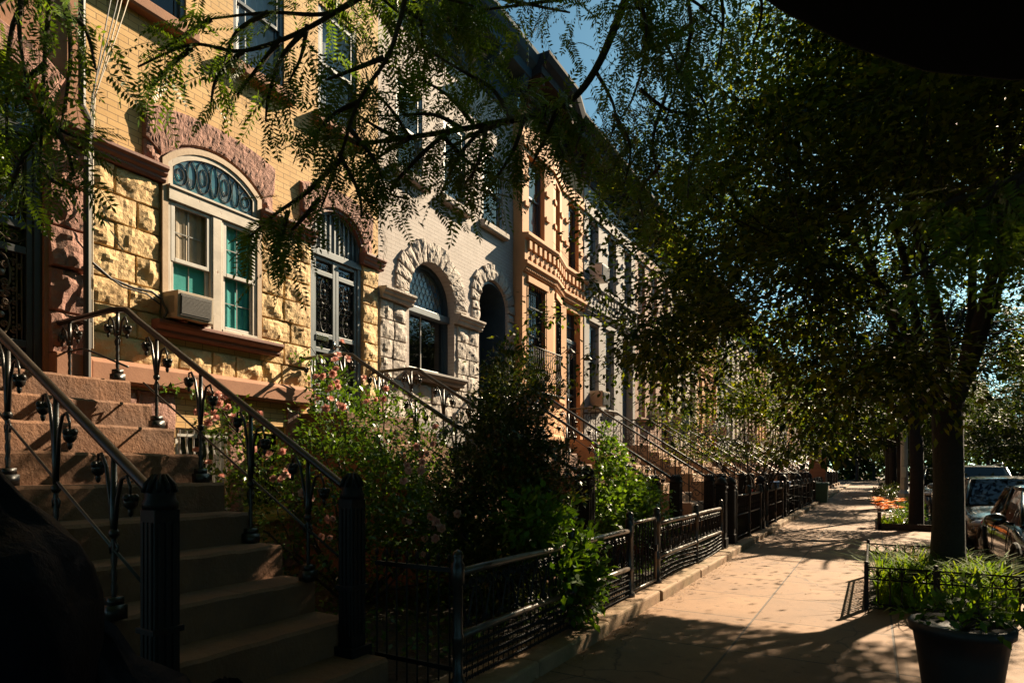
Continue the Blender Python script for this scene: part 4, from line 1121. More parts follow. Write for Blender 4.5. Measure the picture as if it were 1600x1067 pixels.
TREE_XY = (.80, 9.42, 0)
def sun_foot(P):
    k = P[:,2]/math.tan(R(34.5)); return P[:,0]-k*math.sin(R(19)), P[:,1]-k*math.cos(R(19))
def bare_main(p):  # true where a branch would shade a spot meant to be sunlit
    (x,), (y,) = sun_foot(np.array([p])+np.array(TREE_XY)); z = p[2]
    if 3.6 < y < 10.6 and -2.6 < x < 1.2 and (y > 5.8 or x < -.2): return True
    if 4.4 < y < 9.5 and -4.6 < x < -2.1 and z > 3.8: return True
    return any(math.hypot(x-a, y-b) < c for a, b, c in TUNNELS)
TUNNELS = ((-4.35,2.0,.38),(-2.75,3.7,.5),(-4.2,7.0,.85),(-5.8,1.7,.5))  # sun paths cleared through the crown to light chosen plants
def street_tree_main():
    """vase-shaped street tree in the fenced pit"""
    rng = np.random.default_rng(11)
    root = thing('street_tree', 'large dark vase-shaped street tree with forked trunk in the low fenced tree pit', 'tree', TREE_XY, 0, 'street trees along the kerb')
    mb = MB(); term = []
    mb.tube([(0,0,-.05),(.0,0,.12),(.0,.0,.5),(.01,0,1.2),(.0,.02,1.9),(.0,.03,2.35)], [.30,.225,.185,.165,.165,.18], 12)
    spec = [(6, (.25,.7), .55, .05, .06), (6, (.35,.95), .52, .02, .10), (5, (.4,1.1), .6, -.03, .14), (0, (0,0), 0, -.06, .16)]
    for k in range(9):
        az = k*2*PI/9+rng.normal(0,.15); inc = rng.uniform(.28,.62) if k % 3 else rng.uniform(.08,.2)
        d = (math.sin(inc)*math.cos(az), math.sin(inc)*math.sin(az), math.cos(inc))
        grow(mb, rng, (.09*math.cos(az), .09*math.sin(az), 2.2), d, rng.uniform(3.9,4.8), .062, 0, spec, term, 7, bare_main)
    spec2 = [(7, (.35,.9), .45, .0, .07), (6, (.4,1.0), .55, -.04, .12), (0, (0,0), 0, -.07, .16)]
    for k in range(19):
        az = k*2*PI/19+rng.normal(0,.2); inc = rng.uniform(.95,1.3)
        d = (math.sin(inc)*math.cos(az), math.sin(inc)*math.sin(az), math.cos(inc))
        h0 = rng.uniform(1.95,4.2); mid = np.array([[d[0]*2.4, d[1]*2.4, h0+d[2]*2.4]])+np.array(TREE_XY)
        fx, fy = sun_foot(mid)
        if 5.4 < fy[0] < 11 and fx[0] < .5: h0 += 1.6
        grow(mb, rng, (0,0,h0), d, rng.uniform(3.0,4.2), .03, 0, spec2, term, 6, bare_main)
    low = []; spec3 = [(7, (.35,.9), .36, -.02, .14), (5, (.4,1.0), .55, -.05, .16), (0, (0,0), 0, -.08, .2)]
    for k in range(9):
        az = R(rng.uniform(95,205)); inc = rng.uniform(1.30,1.52)
        grow(mb, rng, (0,0,rng.uniform(1.95,2.5)), (math.sin(inc)*math.cos(az), math.sin(inc)*math.sin(az), math.cos(inc)), rng.uniform(3.0,4.6), .022, 0, spec3, low, 7, bare_main)
    mb.build('trunk', M['bark_dark'], root, smooth=True)
    Pl, Dl = term_leaves(low, 60, .13, rng)
    xl, yl = sun_foot(Pl+np.array(TREE_XY)); kl = (Pl[:,2] > 2.3) & (Pl[:,2] < 4.0)
    for cx_, cy_, cr in TUNNELS: kl &= np.hypot(xl-cx_, yl-cy_) > cr
    kl &= ~((yl > 5.6) & (yl < 10.5) & (xl > -2.3)) | (rng.random(len(Pl)) < .03)
    Pl, Dl = Pl[kl], Dl[kl]
    print('low leaves', len(Pl))
    P, D = term_leaves(term, max(10, int(330000/len(term))), .19, rng)
    rr = np.hypot(P[:,0], P[:,1]); env = np.where(P[:,2] < 6.0, 4.5, 4.5-(P[:,2]-6.0)*1.55)*(1+.10*np.sin(np.arctan2(P[:,1],P[:,0])*5+P[:,2]*2))
    # leaves left out along sun rays, so chosen pavement and shrubs get sun
    xs, ys_ = sun_foot(P+np.array(TREE_XY))
    prob = np.where(P[:,2] < 3.9, 1.0, np.where(P[:,2] < 4.8, .95, .80))
    prob *= np.where((ys_ > 6.2) & (ys_ < 10.5) & (xs > -2.4) & (xs < np.where(ys_ < 7.6, .15, 1.1)), .004, 1.0)
    prob *= np.where((ys_ > 4.4) & (ys_ < 9.5) & (xs > -4.6) & (xs < -2.1) & (P[:,2] > 3.8), .15, 1.0)
    for cx_, cy_, cr in TUNNELS: prob *= np.where(np.hypot(xs-cx_, ys_-cy_) < cr, .10, 1.0)
    prob *= np.where((ys_ > 4.0) & (ys_ <= 6.2) & (xs > -2.6) & (xs < .0), .9, 1.0)
    keep = (rr < env) & (P[:,2] > 1.55) & (rng.random(len(P)) < prob); P, D = P[keep], D[keep]
    P, D = np.concatenate([P, Pl]), np.concatenate([D, Dl])
    n = len(P); L = rng.uniform(.06,.105,n)
    quads_obj('crown', leaf_quads(P, D, L, L*.5, rng), M['leaf_elm'], root)
    print('main tree terminals', len(term), 'leaves', n)
    return root
def tree_generic(name, label, cat, loc, seed, H=9, rad=3.6, trunk=2.4, leaves=30000, ls=.14, mat='leaf_far', group=None, bark='bark_dark', tr=.16, nl=7, lit=None, zmin=-1):
    rng = np.random.default_rng(seed)
    root = thing(name, label, cat, loc, 0, group)
    mb = MB(); term = []
    mb.tube([(0,0,-.05),(0,0,.15),(.02,0,trunk*.5),(0,.02,trunk)], [tr*1.5,tr*1.1,tr*.95,tr], 9)
    def bare(p):
        (x,), (y,) = sun_foot(np.array([p])+np.array(loc)); return 3.6 < y < 11 and -2.6 < x < 1.2
    bare = bare if lit else None
    spec = [(6, (.35,.95), .55, .04, .08), (5, (.4,1.1), .6, .0, .13), (0, (0,0), 0, -.04, .18)]
    for k in range(nl):
        az = k*2*PI/nl+rng.normal(0,.2); inc = rng.uniform(.15,.75)
        grow(mb, rng, (0,0,trunk-.1), (math.sin(inc)*math.cos(az), math.sin(inc)*math.sin(az), math.cos(inc)), (H-trunk)*rng.uniform(.55,.75), tr*.5, 0, spec, term, 6, bare)
    for k in range(nl):
        az = k*2*PI/nl+rng.normal(0,.2)+.4; inc = rng.uniform(.95,1.35)
        grow(mb, rng, (0,0,trunk+rng.uniform(-.2,.9)), (math.sin(inc)*math.cos(az), math.sin(inc)*math.sin(az), math.cos(inc)), rad*rng.uniform(.65,.9), tr*.3, 0, spec, term, 5, bare)
    mb.build('trunk', M[bark], root, smooth=True)
    P, D = term_leaves(term, max(6, int(leaves/len(term))), .26, rng)
    P, D = P[P[:,2] > zmin], D[P[:,2] > zmin]
    if lit:  # crown shaped for light: leaves dropped where they shade chosen ground
        xs, ys_ = sun_foot(P+np.array(loc)); k = ~(((ys_ > lit[0]) & (ys_ < lit[1]) & (xs > -2.4) & (xs < .4)) | ((ys_ > 5.4) & (ys_ < 11.8) & (xs > -2.9) & (xs < 1.2)) | (np.hypot(xs-.15, ys_-13.8) < .6)) | (rng.random(len(P)) < .008); P, D = P[k], D[k]
    n = len(P); L = rng.uniform(.7,1.25,n)*ls
    quads_obj('crown', leaf_quads(P, D, L, L*.55, rng), M[mat], root)
    return root

CAMZ = 1.5; FPX = 960.0
TH = R(30.5); ct, st_ = math.cos(TH), math.sin(TH)
def at(px, py, z):
    """world point seen at photo pixel (1600 wide) at camera depth z - used only to lay out the real branches"""
    xc = (px-800)/FPX*z; h = CAMZ+(735-py)/FPX*z
    return np.array([ct*xc-st_*z, st_*xc+ct*z, h])
def locust_tree():
    rng = np.random.default_rng(5)
    root = thing('locust_tree', 'locust tree with feathery compound leaves hanging across the top of the photo', 'tree', (1.3, -3.2, 0))
    off = np.array([1.3, -3.2, 0])
    mb = MB()
    def W(p): return np.array(p)-off
    mb.tube([(0,0,-.05),(0,0,.2),(.03,0,1.4),(0,.05,2.6),(-.1,.2,3.6)], [.32,.22,.19,.18,.16], 10)
    limbs = []
    def limb(pts, r0, r1):
        # smooth catmull-ish resample
        P = [np.array(p, float) for p in pts]; out = []
        for i in range(len(P)-1):
            a, b, c, d = P[max(i-1,0)], P[i], P[i+1], P[min(i+2,len(P)-1)]
            for t in np.linspace(0, 1, 7)[:-1]:
                out.append(.5*((2*b)+(-a+c)*t+(2*a-5*b+4*c-d)*t*t+(-a+3*b-3*c+d)*t**3))
        out.append(P[-1])
        n = len(out)
        mb.tube([W(p) for p in out], [r0+(r1-r0)*i/(n-1) for i in range(n)], 6, cap=False)
        return np.array(out)
    T = off+np.array([-.1,.2,3.5])
    twigs = []       # (polyline, density, frond length)
    def tw(pts, r0=.012, r1=.004, dens=26, fl=.16, spread=.10):
        twigs.append((limb(pts, r0, r1), dens, fl, spread))
    # main limbs reaching forward over the pavement
    A = limb([T, (0.1,-.6,5.0), at(1090,-260,3.3), at(990,-30,3.25), at(930,110,3.2), at(870,170,3.15), at(760,195,3.0), at(640,215,2.9), at(560,225,2.85)], .032, .008)
    B = limb([T, (-.3,-1.2,4.9), (-1.2,0.6,4.6), at(700,-150,2.7), at(600,-30,2.65)], .03, .012)
    C = limb([T, (-1.0,-1.6,4.6), (-2.3,-.2,4.2), at(330,-130,2.5), at(90,-60,2.4)], .06, .015)
    # hanging sprays: left edge
    for (x0, y0, x1, y1, x2, y2, z) in ((90,-60,72,60,62,270,2.35),(90,-60,20,40,10,230,2.3),(100,-50,110,90,95,200,2.45),(60,150,90,200,140,220,2.35),(62,200,30,260,15,300,2.3),(80,20,130,40,150,110,2.4),(62,240,80,280,120,300,2.35),(90,-60,-20,30,-30,200,2.4),(72,100,40,130,25,170,2.3),(40,-60,30,40,40,120,2.25),(75,180,105,235,115,275,2.3)):
        tw([at(x0,y0,z), at(x1,y1,z*.99), at(x2,y2,z*.985)], dens=14, fl=.155, spread=.05)
    # upper middle left
    for pts in (((600,-30),(480,45),(380,80),(300,70),(215,105)),((480,45),(440,90),(420,150),(415,190)),((380,80),(340,120),(330,160)),((600,-30),(520,20),(420,20),(330,30)),((300,75),(260,110),(235,140)),((440,60),(400,110),(370,150)),((330,30),(290,55),(250,80)),((480,40),(470,90),(450,130)),((420,20),(370,50),(350,100))):
        tw([at(x,y,2.55+.0004*x) for x, y in pts], dens=14, fl=.16, spread=.05)
    # centre spray with drooping tip
    for pts in (((640,-30),(610,80),(560,160),(530,250),(500,330)),((530,250),(480,300),(430,335),(390,370)),((450,330),(440,370),(430,400)),((560,160),(520,180),(490,215)),((530,240),(560,300),(565,340)),((500,310),(470,345),(455,360)),((600,90),(550,110),(510,125)),((545,200),(585,250),(600,290))):
        tw([at(x,y,2.6) for x, y in pts], dens=18, fl=.16, spread=.06)
    # dense centre mass under the main limb
    cz = 2.85
    for pts in (((760,195),(720,240),(690,300)),((700,205),(650,250),(610,300),(640,310)),((820,180),(800,240),(760,300)),((640,215),(610,170),(580,140)),((740,195),(700,150),(650,120)),((870,170),(850,220),(830,260)),((800,190),(770,140),(720,110),(670,80)),((560,225),(530,215),(480,220)),((690,210),(740,260),(800,285)),((640,215),(600,240),(560,270)),((880,165),(910,190),(900,230)),((780,195),(730,215),(690,245)),((850,180),(820,150),(790,110)),((720,200),(680,180),(630,180)),((620,215),(590,200),(560,180)),((760,200),(745,260),(725,290)),((830,180),(860,200),(880,240))):
        tw([at(x,y,cz+rng.uniform(-.2,.25)) for x, y in pts], dens=29, fl=.155, spread=.09)
    # top strip
    for pts in (((600,-30),(640,20),(700,50),(760,80)),((990,-30),(900,-5),(800,10),(720,20)),((990,-30),(1010,40),(1000,90)),((700,-60),(760,-10),(840,10),(890,20)),((640,-30),(690,-5),(740,10)),((560,-50),(600,0),(650,40)),((1000,-40),(1080,0),(1130,40)),((990,0),(1040,70),(1060,110)),((500,-50),(520,10),(560,50)),((720,-40),(700,30),(740,60)),((1040,-40),(1010,10),(960,10)),((640,-20),(660,60),(630,100))):
        tw([at(x,y,2.95+rng.uniform(-.25,.3)) for x, y in pts], dens=42, fl=.155, spread=.12)
    # leaves spreading right over the roofline and into the street tree
    for pts in (((990,-30),(1010,60),(990,150),(960,200)),((1060,-60),(1080,40),(1060,120),(1040,190)),((930,110),(960,170),(950,230)),((960,180),(985,230),(975,290)),((1040,150),(1020,220),(1030,280)),((1120,-60),(1130,30),(1120,110)),((1060,110),(1100,160),(1110,220)),((985,220),(960,260),(940,285)),((1180,-60),(1190,20),(1170,90)),((1030,260),(1000,300),(1005,340)),((1090,30),(1050,60),(1010,80)),((1110,210),(1080,260),(1075,310)),((1000,140),(1040,170),(1080,180))):
        tw([at(x,y,3.3+rng.uniform(-.25,.4)) for x, y in pts], dens=38, fl=.15, spread=.12)
    # close soft spray in front of the big crown at right
    for pts in (((1640,250),(1560,290),(1500,310)),((1560,285),(1530,340),(1510,400)),((1500,310),(1450,330)),((1530,330),(1560,390),(1580,430)),((1515,360),(1450,420),(1400,440)),((1600,270),(1570,330),(1555,350))):
        tw([at(x,y,1.15) for x, y in pts], .006, .003, dens=9, fl=.11, spread=.02)
    Ps, Ds, Ls = [], [], []
    for poly, dens, fl, spread in twigs:
        m = len(poly)-1; n = int(dens*.95)
        t = rng.random(n)*m*.95+m*.05; i = np.minimum(t.astype(int), m-1); f = (t-i)[:,None]
        q = poly[i]*(1-f)+poly[i+1]*f
        ax = unit(poly[i+1]-poly[i])
        rnd = rng.normal(0,1,(n,3)); side = unit(rnd-ax*np.sum(rnd*ax,1,keepdims=True))
        Ps.append(q+rng.normal(0,spread,(n,3))*.6); Ds.append(unit(side*.9+ax*.6+np.array([0,0,-.45]))); Ls.append(np.full(n, fl)*rng.uniform(.75,1.35,n))
    # unseen leaves added above and behind the camera to block skylight
    n = 14000
    X_, Y_ = rng.uniform(-6.6,3.8,n), rng.uniform(-6.5,4.6,n)
    low = np.maximum(4.9, 1.5+.86*np.maximum(0, .8616*Y_-.5075*X_)+.45)
    Pc = np.stack([X_, Y_, low+rng.random(n)*2.6], 1); Pc = Pc[Y_-(X_+7)*2.9 < 1.2]; n = len(Pc)
    Ps.append(Pc); Ds.append(rng.normal(0,1,(n,3))*np.array([1,1,.3])); Ls.append(rng.uniform(.22,.36,n))
    P, D, L = np.concatenate(Ps), np.concatenate(Ds), np.concatenate(Ls)
    for k in range(10):
        az = rng.uniform(0,2*PI); mb.tube([W(T), W(T+np.array([math.cos(az)*1.2, math.sin(az)*1.2-.3, 1.5])), W(T+np.array([math.cos(az)*2.8, math.sin(az)*2.8-.6, 2.8+rng.uniform(-.6,.8)]))], [.07,.04,.01], 5, cap=False)
    mb.build('trunk', M['bark'], root, smooth=True)
    quads_obj('crown', place_fronds(P-off, D, L, rng), M['leaf_locust'], root)
    print('fronds', len(P))
    return root

def shrub_leaves(blobs, n, ls, rng, wr=.5, shell=.55):
    """leaves through a set of ellipsoidal clumps (cx,cy,cz,rx,ry,rz), thicker toward the outside, with uneven lumps"""
    vol = np.array([b[3]*b[4]*b[5] for b in blobs])**.67; vol /= vol.sum()
    P = []; D = []
    for b, w in zip(blobs, vol):
        k = int(n*w); d = unit(rng.normal(0,1,(k,3)))
        lump = 1+.22*np.sin(d[:,0]*5+b[0]*9)*np.sin(d[:,1]*6+b[1]*7)+.16*np.sin(d[:,2]*9+d[:,0]*7+b[2]*5)
        r = (shell+(1-shell)*rng.random(k)**.6)*lump*rng.uniform(.88,1.12,k)
        P.append(np.array(b[:3])+d*r[:,None]*np.array(b[3:6])); D.append(unit(d*.8+rng.normal(0,.55,(k,3))+np.array([0,0,.15])))
    P, D = np.concatenate(P), np.concatenate(D)
    keep = P[:,2] > .03; P, D = P[keep], D[keep]
    L = rng.uniform(.65,1.3,len(P))*ls
    return leaf_quads(P, D, L, L*wr, rng)
def stems(root, base_pts, tips, r, rng, mat='bark', name='stem'):
    mb = MB()
    for b, t in zip(base_pts, tips):
        b, t = np.array(b, float), np.array(t, float)
        m1 = b*.65+t*.35+rng.normal(0,.06,3); m2 = b*.3+t*.7+rng.normal(0,.08,3)
        mb.tube([b, m1, m2, t], [r,r*.8,r*.6,r*.3], 5)
    return mb.build(name, M[mat], root, smooth=True)
def rose_bush():
    rng = np.random.default_rng(21)
    root = thing('rose_bush', 'climbing rose bush with pink blossom clusters spilling over the stoop railing', 'shrub', (-4.9, 4.75, 0))
    blobs = [(-.35,-.55,1.05,.45,.40,.55),(-.1,-.1,1.5,.55,.55,.55),(-.3,.25,2.05,.50,.50,.45),(-.2,.85,2.0,.55,.55,.45),(.1,1.25,1.65,.5,.5,.5),(.25,.4,1.35,.55,.6,.5),(-.3,-.85,1.55,.35,.35,.35),(-.55,-.95,1.95,.28,.28,.22),(.0,1.0,1.1,.6,.6,.5),(.45,.7,.85,.5,.55,.5),(.3,-.1,.75,.5,.5,.45),(-.3,.1,2.45,.25,.25,.28),(-.5,-1.1,1.15,.28,.28,.4),(.2,1.6,1.2,.4,.4,.45),(1.0,.6,.5,.45,.5,.45),(1.1,.3,1.0,.35,.4,.4),(.8,1.1,.95,.4,.45,.45)]
    V = shrub_leaves(blobs, 15000, .062, rng, .55, .35)
    # long arching canes
    cn = MB(); cl = []
    for b in blobs:
        t = np.array(b[:3]); q = np.array([0,.2,-.05]); cn.tube([q, q*.65+t*.35+rng.normal(0,.06,3), q*.3+t*.7+rng.normal(0,.07,3), t], [.02,.015,.011,.006], 5)
    for k in range(12):
        b = blobs[k % len(blobs)]; az = rng.uniform(0,2*PI)
        p0 = np.array(b[:3]); p1 = p0+np.array([math.cos(az)*.3, math.sin(az)*.3, .45]); p2 = p1+np.array([math.cos(az)*.3, math.sin(az)*.3, -.1])
        cn.tube([p0,(p0+p1)/2+np.array([0,0,.05]),p1,p2], [.007,.006,.005,.003], 4)
        for q in np.linspace(.2, 1, 9):
            pp = p0*(1-q)+p2*q+np.array([0,0,.12*math.sin(PI*q)]); cl.append(pp)
    cn.build('stem', M['bark'], root, smooth=True)
    P = np.repeat(np.array(cl), 6, 0)+rng.normal(0,.035,(len(cl)*6,3)); L = rng.uniform(.04,.07,len(P))
    V = np.concatenate([V, leaf_quads(P, rng.normal(0,1,(len(P),3)), L, L*.55, rng)])
    quads_obj('foliage', V, M['leaf_rose'], root)
    # blossoms, gathered in loose clusters
    cents = []
    for k in range(26):
        b = blobs[rng.integers(0, len(blobs))]
        d = unit(np.array([rng.uniform(.2,1.0), rng.uniform(-1,.1), rng.uniform(-.2,.9)]))
        cents.append((np.array(b[:3])+d*np.array(b[3:6])*rng.uniform(1.12,1.32), d))
    for k in range(98):
        c, d = cents[int(len(cents)*rng.random()**1.4)]
        cc = c+rng.normal(0,.085,3); ax = unit(d+rng.normal(0,.35,3)); Q = []
        u = unit(np.cross(ax, [.2,.3,1])); v = np.cross(ax, u); sz = rng.uniform(.9,1.5)
        for ring, (rr, lift, m) in enumerate(((.036,.004,6),(.026,.016,5),(.013,.024,4))):
            for q in range(m):
                an = 2*PI*q/m+ring*.5; a2 = 2*PI/m*.62
                dir_ = u*math.cos(an)+v*math.sin(an)
                e1 = u*math.cos(an+a2)+v*math.sin(an+a2); e2 = u*math.cos(an-a2)+v*math.sin(an-a2)
                Q.append([cc, cc+(e1*rr*.75+ax*lift)*sz, cc+(dir_*rr+ax*(lift+.006))*sz, cc+(e2*rr*.75+ax*lift)*sz])
        quads_obj('flower', np.array(Q), M['rose_pink'], root)
    return root
def holly_bush():
    rng = np.random.default_rng(31)
    root = thing('evergreen_shrub', 'tall upright dark evergreen shrub in front of the grey arched doorway', 'shrub', (-3.2, 5.35, 0))
    blobs = [(0,0,.55,.62,.62,.55),(0,.05,1.15,.64,.62,.6),(-.05,0,1.7,.55,.55,.55),(.02,.05,2.15,.42,.42,.45),(0,.02,2.5,.25,.25,.32),(-.35,-.25,1.35,.3,.3,.35),(.3,.28,1.5,.32,.32,.38),(.25,-.3,1.0,.35,.35,.4),(-.25,.3,1.9,.28,.28,.35)]
    blobs = [(x*1.08,y*1.08,z*.98,a*1.12,b*1.08,c*1.04) for x,y,z,a,b,c in blobs]
    V = shrub_leaves(blobs, 23000, .058, rng, .45, .45)
    quads_obj('foliage', V, M['leaf_holly'], root)
    stems(root, [(0,0,0)]*7, [(b[0],b[1],b[2]) for b in blobs[1:8]], .03, rng)
    return root
def lilac():
    rng = np.random.default_rng(41)
    root = thing('garden_shrub', 'bright green leafy shrub behind the iron fence beside the tan stoop', 'shrub', (-3.55, 9.1, 0))
    blobs = [(0,0,.75,.65,.75,.45),(.1,.5,.8,.5,.55,.42),(-.05,-.5,.75,.5,.5,.4),(0,.15,1.2,.42,.42,.4),(-.02,.1,1.6,.26,.26,.32),(.15,.75,1.0,.35,.35,.3),(-.05,-.05,1.95,.12,.12,.2),(.2,1.0,.6,.4,.4,.35)]
    blobs = [(x*1.1,y*1.12,z*1.05,a*1.12,b*1.12,c*1.1) for x,y,z,a,b,c in blobs]
    quads_obj('foliage', shrub_leaves(blobs, 8000, .078, rng, .72, .45), M['leaf_lilac'], root)
    stems(root, [(rng.normal(0,.1),rng.normal(0,.15),0) for _ in range(8)], [(b[0],b[1],b[2]) for b in blobs], .018, rng)
    return root
def vine():
    rng = np.random.default_rng(51)
    root = thing('climbing_vine', 'leafy green vine draped over the black iron fence', 'vine', (-2.33, 4.95, .1))
    blobs = [(-.1,0,.75,.22,.40,.30),(.1,.15,.55,.16,.32,.30),(.12,.05,.25,.14,.25,.24),(-.25,-.2,.95,.3,.35,.3),(.12,.35,.38,.12,.22,.2),(.08,-.25,.5,.12,.22,.25)]
    quads_obj('foliage', shrub_leaves(blobs, 1900, .085, rng, .6, .3), M['leaf_vine'], root)
    stems(root, [(-.1,rng.normal(0,.15),-.05) for _ in range(6)], [(b[0],b[1],b[2]) for b in blobs], .007, rng, name='stem')
    return root
def blades(name, n, area, hgt, rng, mat, parent=None, loc=None, w=.012, lean=.5, excl=None):
    Q = []
    (x0,x1),(y0,y1) = area
    for k in range(n):
        x, y = rng.uniform(x0,x1), rng.uniform(y0,y1)
        if excl and math.hypot(x-excl[0], y-excl[1]) < excl[2]: continue
        az = rng.uniform(0,2*PI); h = hgt*rng.uniform(.5,1.15); ln = h*lean*rng.uniform(.4,1.3)
        d = np.array([math.cos(az), math.sin(az), 0]); s = np.array([-d[1], d[0], 0])*w*rng.uniform(.7,1.3)
        prev = np.array([x,y,0.]); pw = s
        for i in range(1, 5):
            t = i/4; p = np.array([x,y,0])+d*ln*t*t+np.array([0,0,h*(t-.30*t**3*lean*1.6)]); w2 = s*(1-t*.92)
            Q.append([prev-pw, prev+pw, p+w2, p-w2]); prev, pw = p, w2
    return quads_obj(name, np.array(Q), M[mat], parent, loc)
# ------------------------------------------------------------------ ground
def flat(name, x0, x1, y0, y1, z, mat, kind='structure', nx=1, ny=1):
    mb = MB(); mb.quad((x0,y0,z),(x1,y0,z),(x1,y1,z),(x0,y1,z))
    return tag(mb.build(name, M[mat]), kind=kind)
flat('ground', -400, 400, -200, 600, -.40, 'ground')
sw = MB(); sw.quad((-2.42,-20,0),(1.32,-20,0),(1.32,170,0),(-2.42,170,0)); sw.quad((1.32,-20,0),(1.32,-20,-.3),(1.32,170,-.3),(1.32,170,0))
tag(sw.build('sidewalk', M['sidewalk']), kind='structure')
flat('front_yard', -7.02, -2.42, -20, 170, .05, 'soil')
flat('road', 1.30, 9.6, -20, 170, -.14, 'asphalt')
kb = MB()
for i in range(60): kb.box(1.32, 1.47, -20+i*3.0, -20+i*3.0+2.99, -.35, .008)
tag(kb.build('kerb', M['kerb'], bevel=.02), kind='structure')
osw = MB(); osw.box(9.6, 13.0, -20, 170, -.3, .0); tag(osw.build('far_sidewalk', M['kerb']), kind='structure')
# stone kerb under the yard fences (raised coping)
cp = MB(); rngk = random.Random(3); y = -8.0
while y < 80:
    L = rngk.uniform(1.3,2.4)
    cp.box(-2.50, -2.10+rngk.uniform(-.015,.015), y, y+L-.008, -.05, .115+rngk.uniform(-.012,.012)); y += L
co = cp.build('fence_kerb', M['kerb'], bevel=.022); tag(co, kind='structure')
# pit soil
flat('tree_pit_soil', -.05, 1.30, 7.72, 10.2, .006, 'soil')
flat('tree_bed_soil', .14, 1.30, 18.3, 22.6, .006, 'soil')
rl = np.random.default_rng(61); n = 900
P = np.stack([-2.07+np.abs(rl.normal(0,.10,n)), rl.uniform(3,13,n), rl.uniform(.006,.02,n)], 1)
P2 = np.stack([rl.uniform(-2.1,1.3,260), rl.uniform(2.5,14,260), rl.uniform(.006,.012,260)], 1); P3 = np.stack([rl.uniform(-2.4,-2.12,130), rl.uniform(2.5,10,130), np.full(130,.125)], 1)
P = np.concatenate([P,P2,P3]); n = len(P)
D = np.stack([rl.normal(0,1,n), rl.normal(0,1,n), np.abs(rl.normal(0,.12,n))], 1); L = rl.uniform(.008,.028,n)
lit = quads_obj('leaf_litter', leaf_quads(P, D, L, L*.5, rl, .1), M['litter']); tag(lit, 'dry brown leaf litter along the foot of the fence kerb', 'leaves', kind='stuff')
rl = np.random.default_rng(62); n = 9000
P = np.stack([rl.uniform(-6.8,-2.6,n), rl.uniform(3.6,20,n), rl.uniform(.05,.16,n)], 1)
gc = quads_obj('ground_cover', leaf_quads(P, rl.normal(0,1,(n,3))+np.array([0,0,.5]), .07, .04, rl), M['leaf_rose']); tag(gc, 'low green ground cover in the front yards', 'ground cover', kind='stuff')

# ------------------------------------------------------------------ houses
brownstone_left(); yellow_house(); cables(); grey_house()
row_house(11.93, 3.95, 'tan_stone', 'orange tan stone house with angled bay, barred windows and bellied iron balcony', bay=True, lamps=True, corn=('dark_cornice','brown_cornice'))
ash = row_house(15.88, 4.25, 'ash_stone', 'ash grey stone house with two air conditioners, beside the tan bay-front house', frame='slate_paint', corn=('dark_cornice','dark_cornice'), acs=((.66,6.96,'ac_white'),(.70,3.36,'ac_case')), door='wood')
rose = row_house(20.13, 4.2, 'rose_stone', 'pinkish brown stone house just past the ash grey house', frame='white_sash', corn=('brown_cornice','brown_cornice'), acs=((1.95,3.36,'ac_white'),), door='wood')
y = 24.33
names = [('cream_stone','cream stone house, second one past the ash grey house'),('tan_stone','tan stone house seen through the leaves behind the small yard tree'),('ash_stone','grey stone house farther down the row, right after the leaf-screened tan one'),
         ('cream_stone','pale cream stone house behind the brick gate pillar'),('rose_stone','pinkish stone house deep in the row past the gate pillar')]
for k in range(12):
    mt, lab = names[k] if k < len(names) else (('ash_stone','tan_stone','cream_stone','rose_stone')[k % 4], 'far row house hidden behind the street trees at the end of the row')
    c = copy_tree(rose if k % 2 else ash); c.location = (FX, y, 0); c['label'] = lab; c['group'] = 'far row houses' if k >= len(names) else 'row houses along the street'
    recolour(c, M['rose_stone' if k % 2 else 'ash_stone'], M[mt]); y += 4.25

# ------------------------------------------------------------------ stoops
add_stoop(2.335, 1.37, label='wide brownstone stoop with twisted iron railings, leading up to the scrolled iron door', land=1.24, newel_r=.062, hr=.66, rs=.585, xend=4.02)
add_stoop(6.70, 1.50, label='brownstone stoop of the yellow brick house, half hidden by the rose bush', land=.95, hr=.78, rs=.60, xend=3.75)
add_stoop(11.07, 1.5, label='brown stoop of the pale grey house, beside the dark evergreen shrub')
add_stoop(15.22, 1.35, mat='step_tan', label='tan stone stoop with scrollwork railings below the two wall lamps', near=False)
s4 = add_stoop(19.4, 1.45, mat='step_tan', label='tan stoop with black scrollwork railings in front of the ash grey house', near=False)
labs = ['black-railed stoop in front of the pinkish brown house','black-railed stoop in front of the second house past the ash grey one','stoop partly behind the small yard tree','stoop right past the small yard tree','stoop just before the brick gate pillar','stoop just past the brick gate pillar']
y = 23.6
for k in range(12):
    dup(s4, (FX, y, 0), labs[k] if k < len(labs) else 'far stoop hidden in the shade at the end of the row', group='stoops along the row' if k < len(labs) else 'far stoops'); y += 4.25

# ------------------------------------------------------------------ yard fences
XF = -2.30
def scroll_v(mb, y, z0, z1, w=.13):
    """V-shaped wrought ornament with curled heads"""
    for s in (-1, 1):
        mb.tube([(0,y,z0+.02),(0,y+s*w*.35,(z0+z1)/2),(0,y+s*w*.62,z1-.09)], .0085, 4)
        mb.tube(spiral((y+s*w*.36, z1-.065), w*.30, 1.5, 0 if s > 0 else PI, s, 13), .009, 4)
        mb.tube(spiral((y+s*w*.20, z0+.04), w*.2, 1.2, 0 if s > 0 else PI, -s, 9), .008, 4)
def fence_post(root, y, z0, z1, r=.034, name='post', mt='rail_iron'):
    p = MB()
    p.lathe([(r*1.5,z0),(r*1.5,z0+.05),(r,z0+.07),(r,z0+.28),(r*1.2,z0+.30),(r*1.2,z0+.33),(r,z0+.35),(r,z1-.16),(r*1.3,z1-.14),(r*1.3,z1-.02),(r*.9,z1),(r*1.15,z1+.03),(r*.9,z1+.06),(0.004,z1+.075)], (0,y,0), 8)
    return p.build(name, M[mt], root, smooth=True)
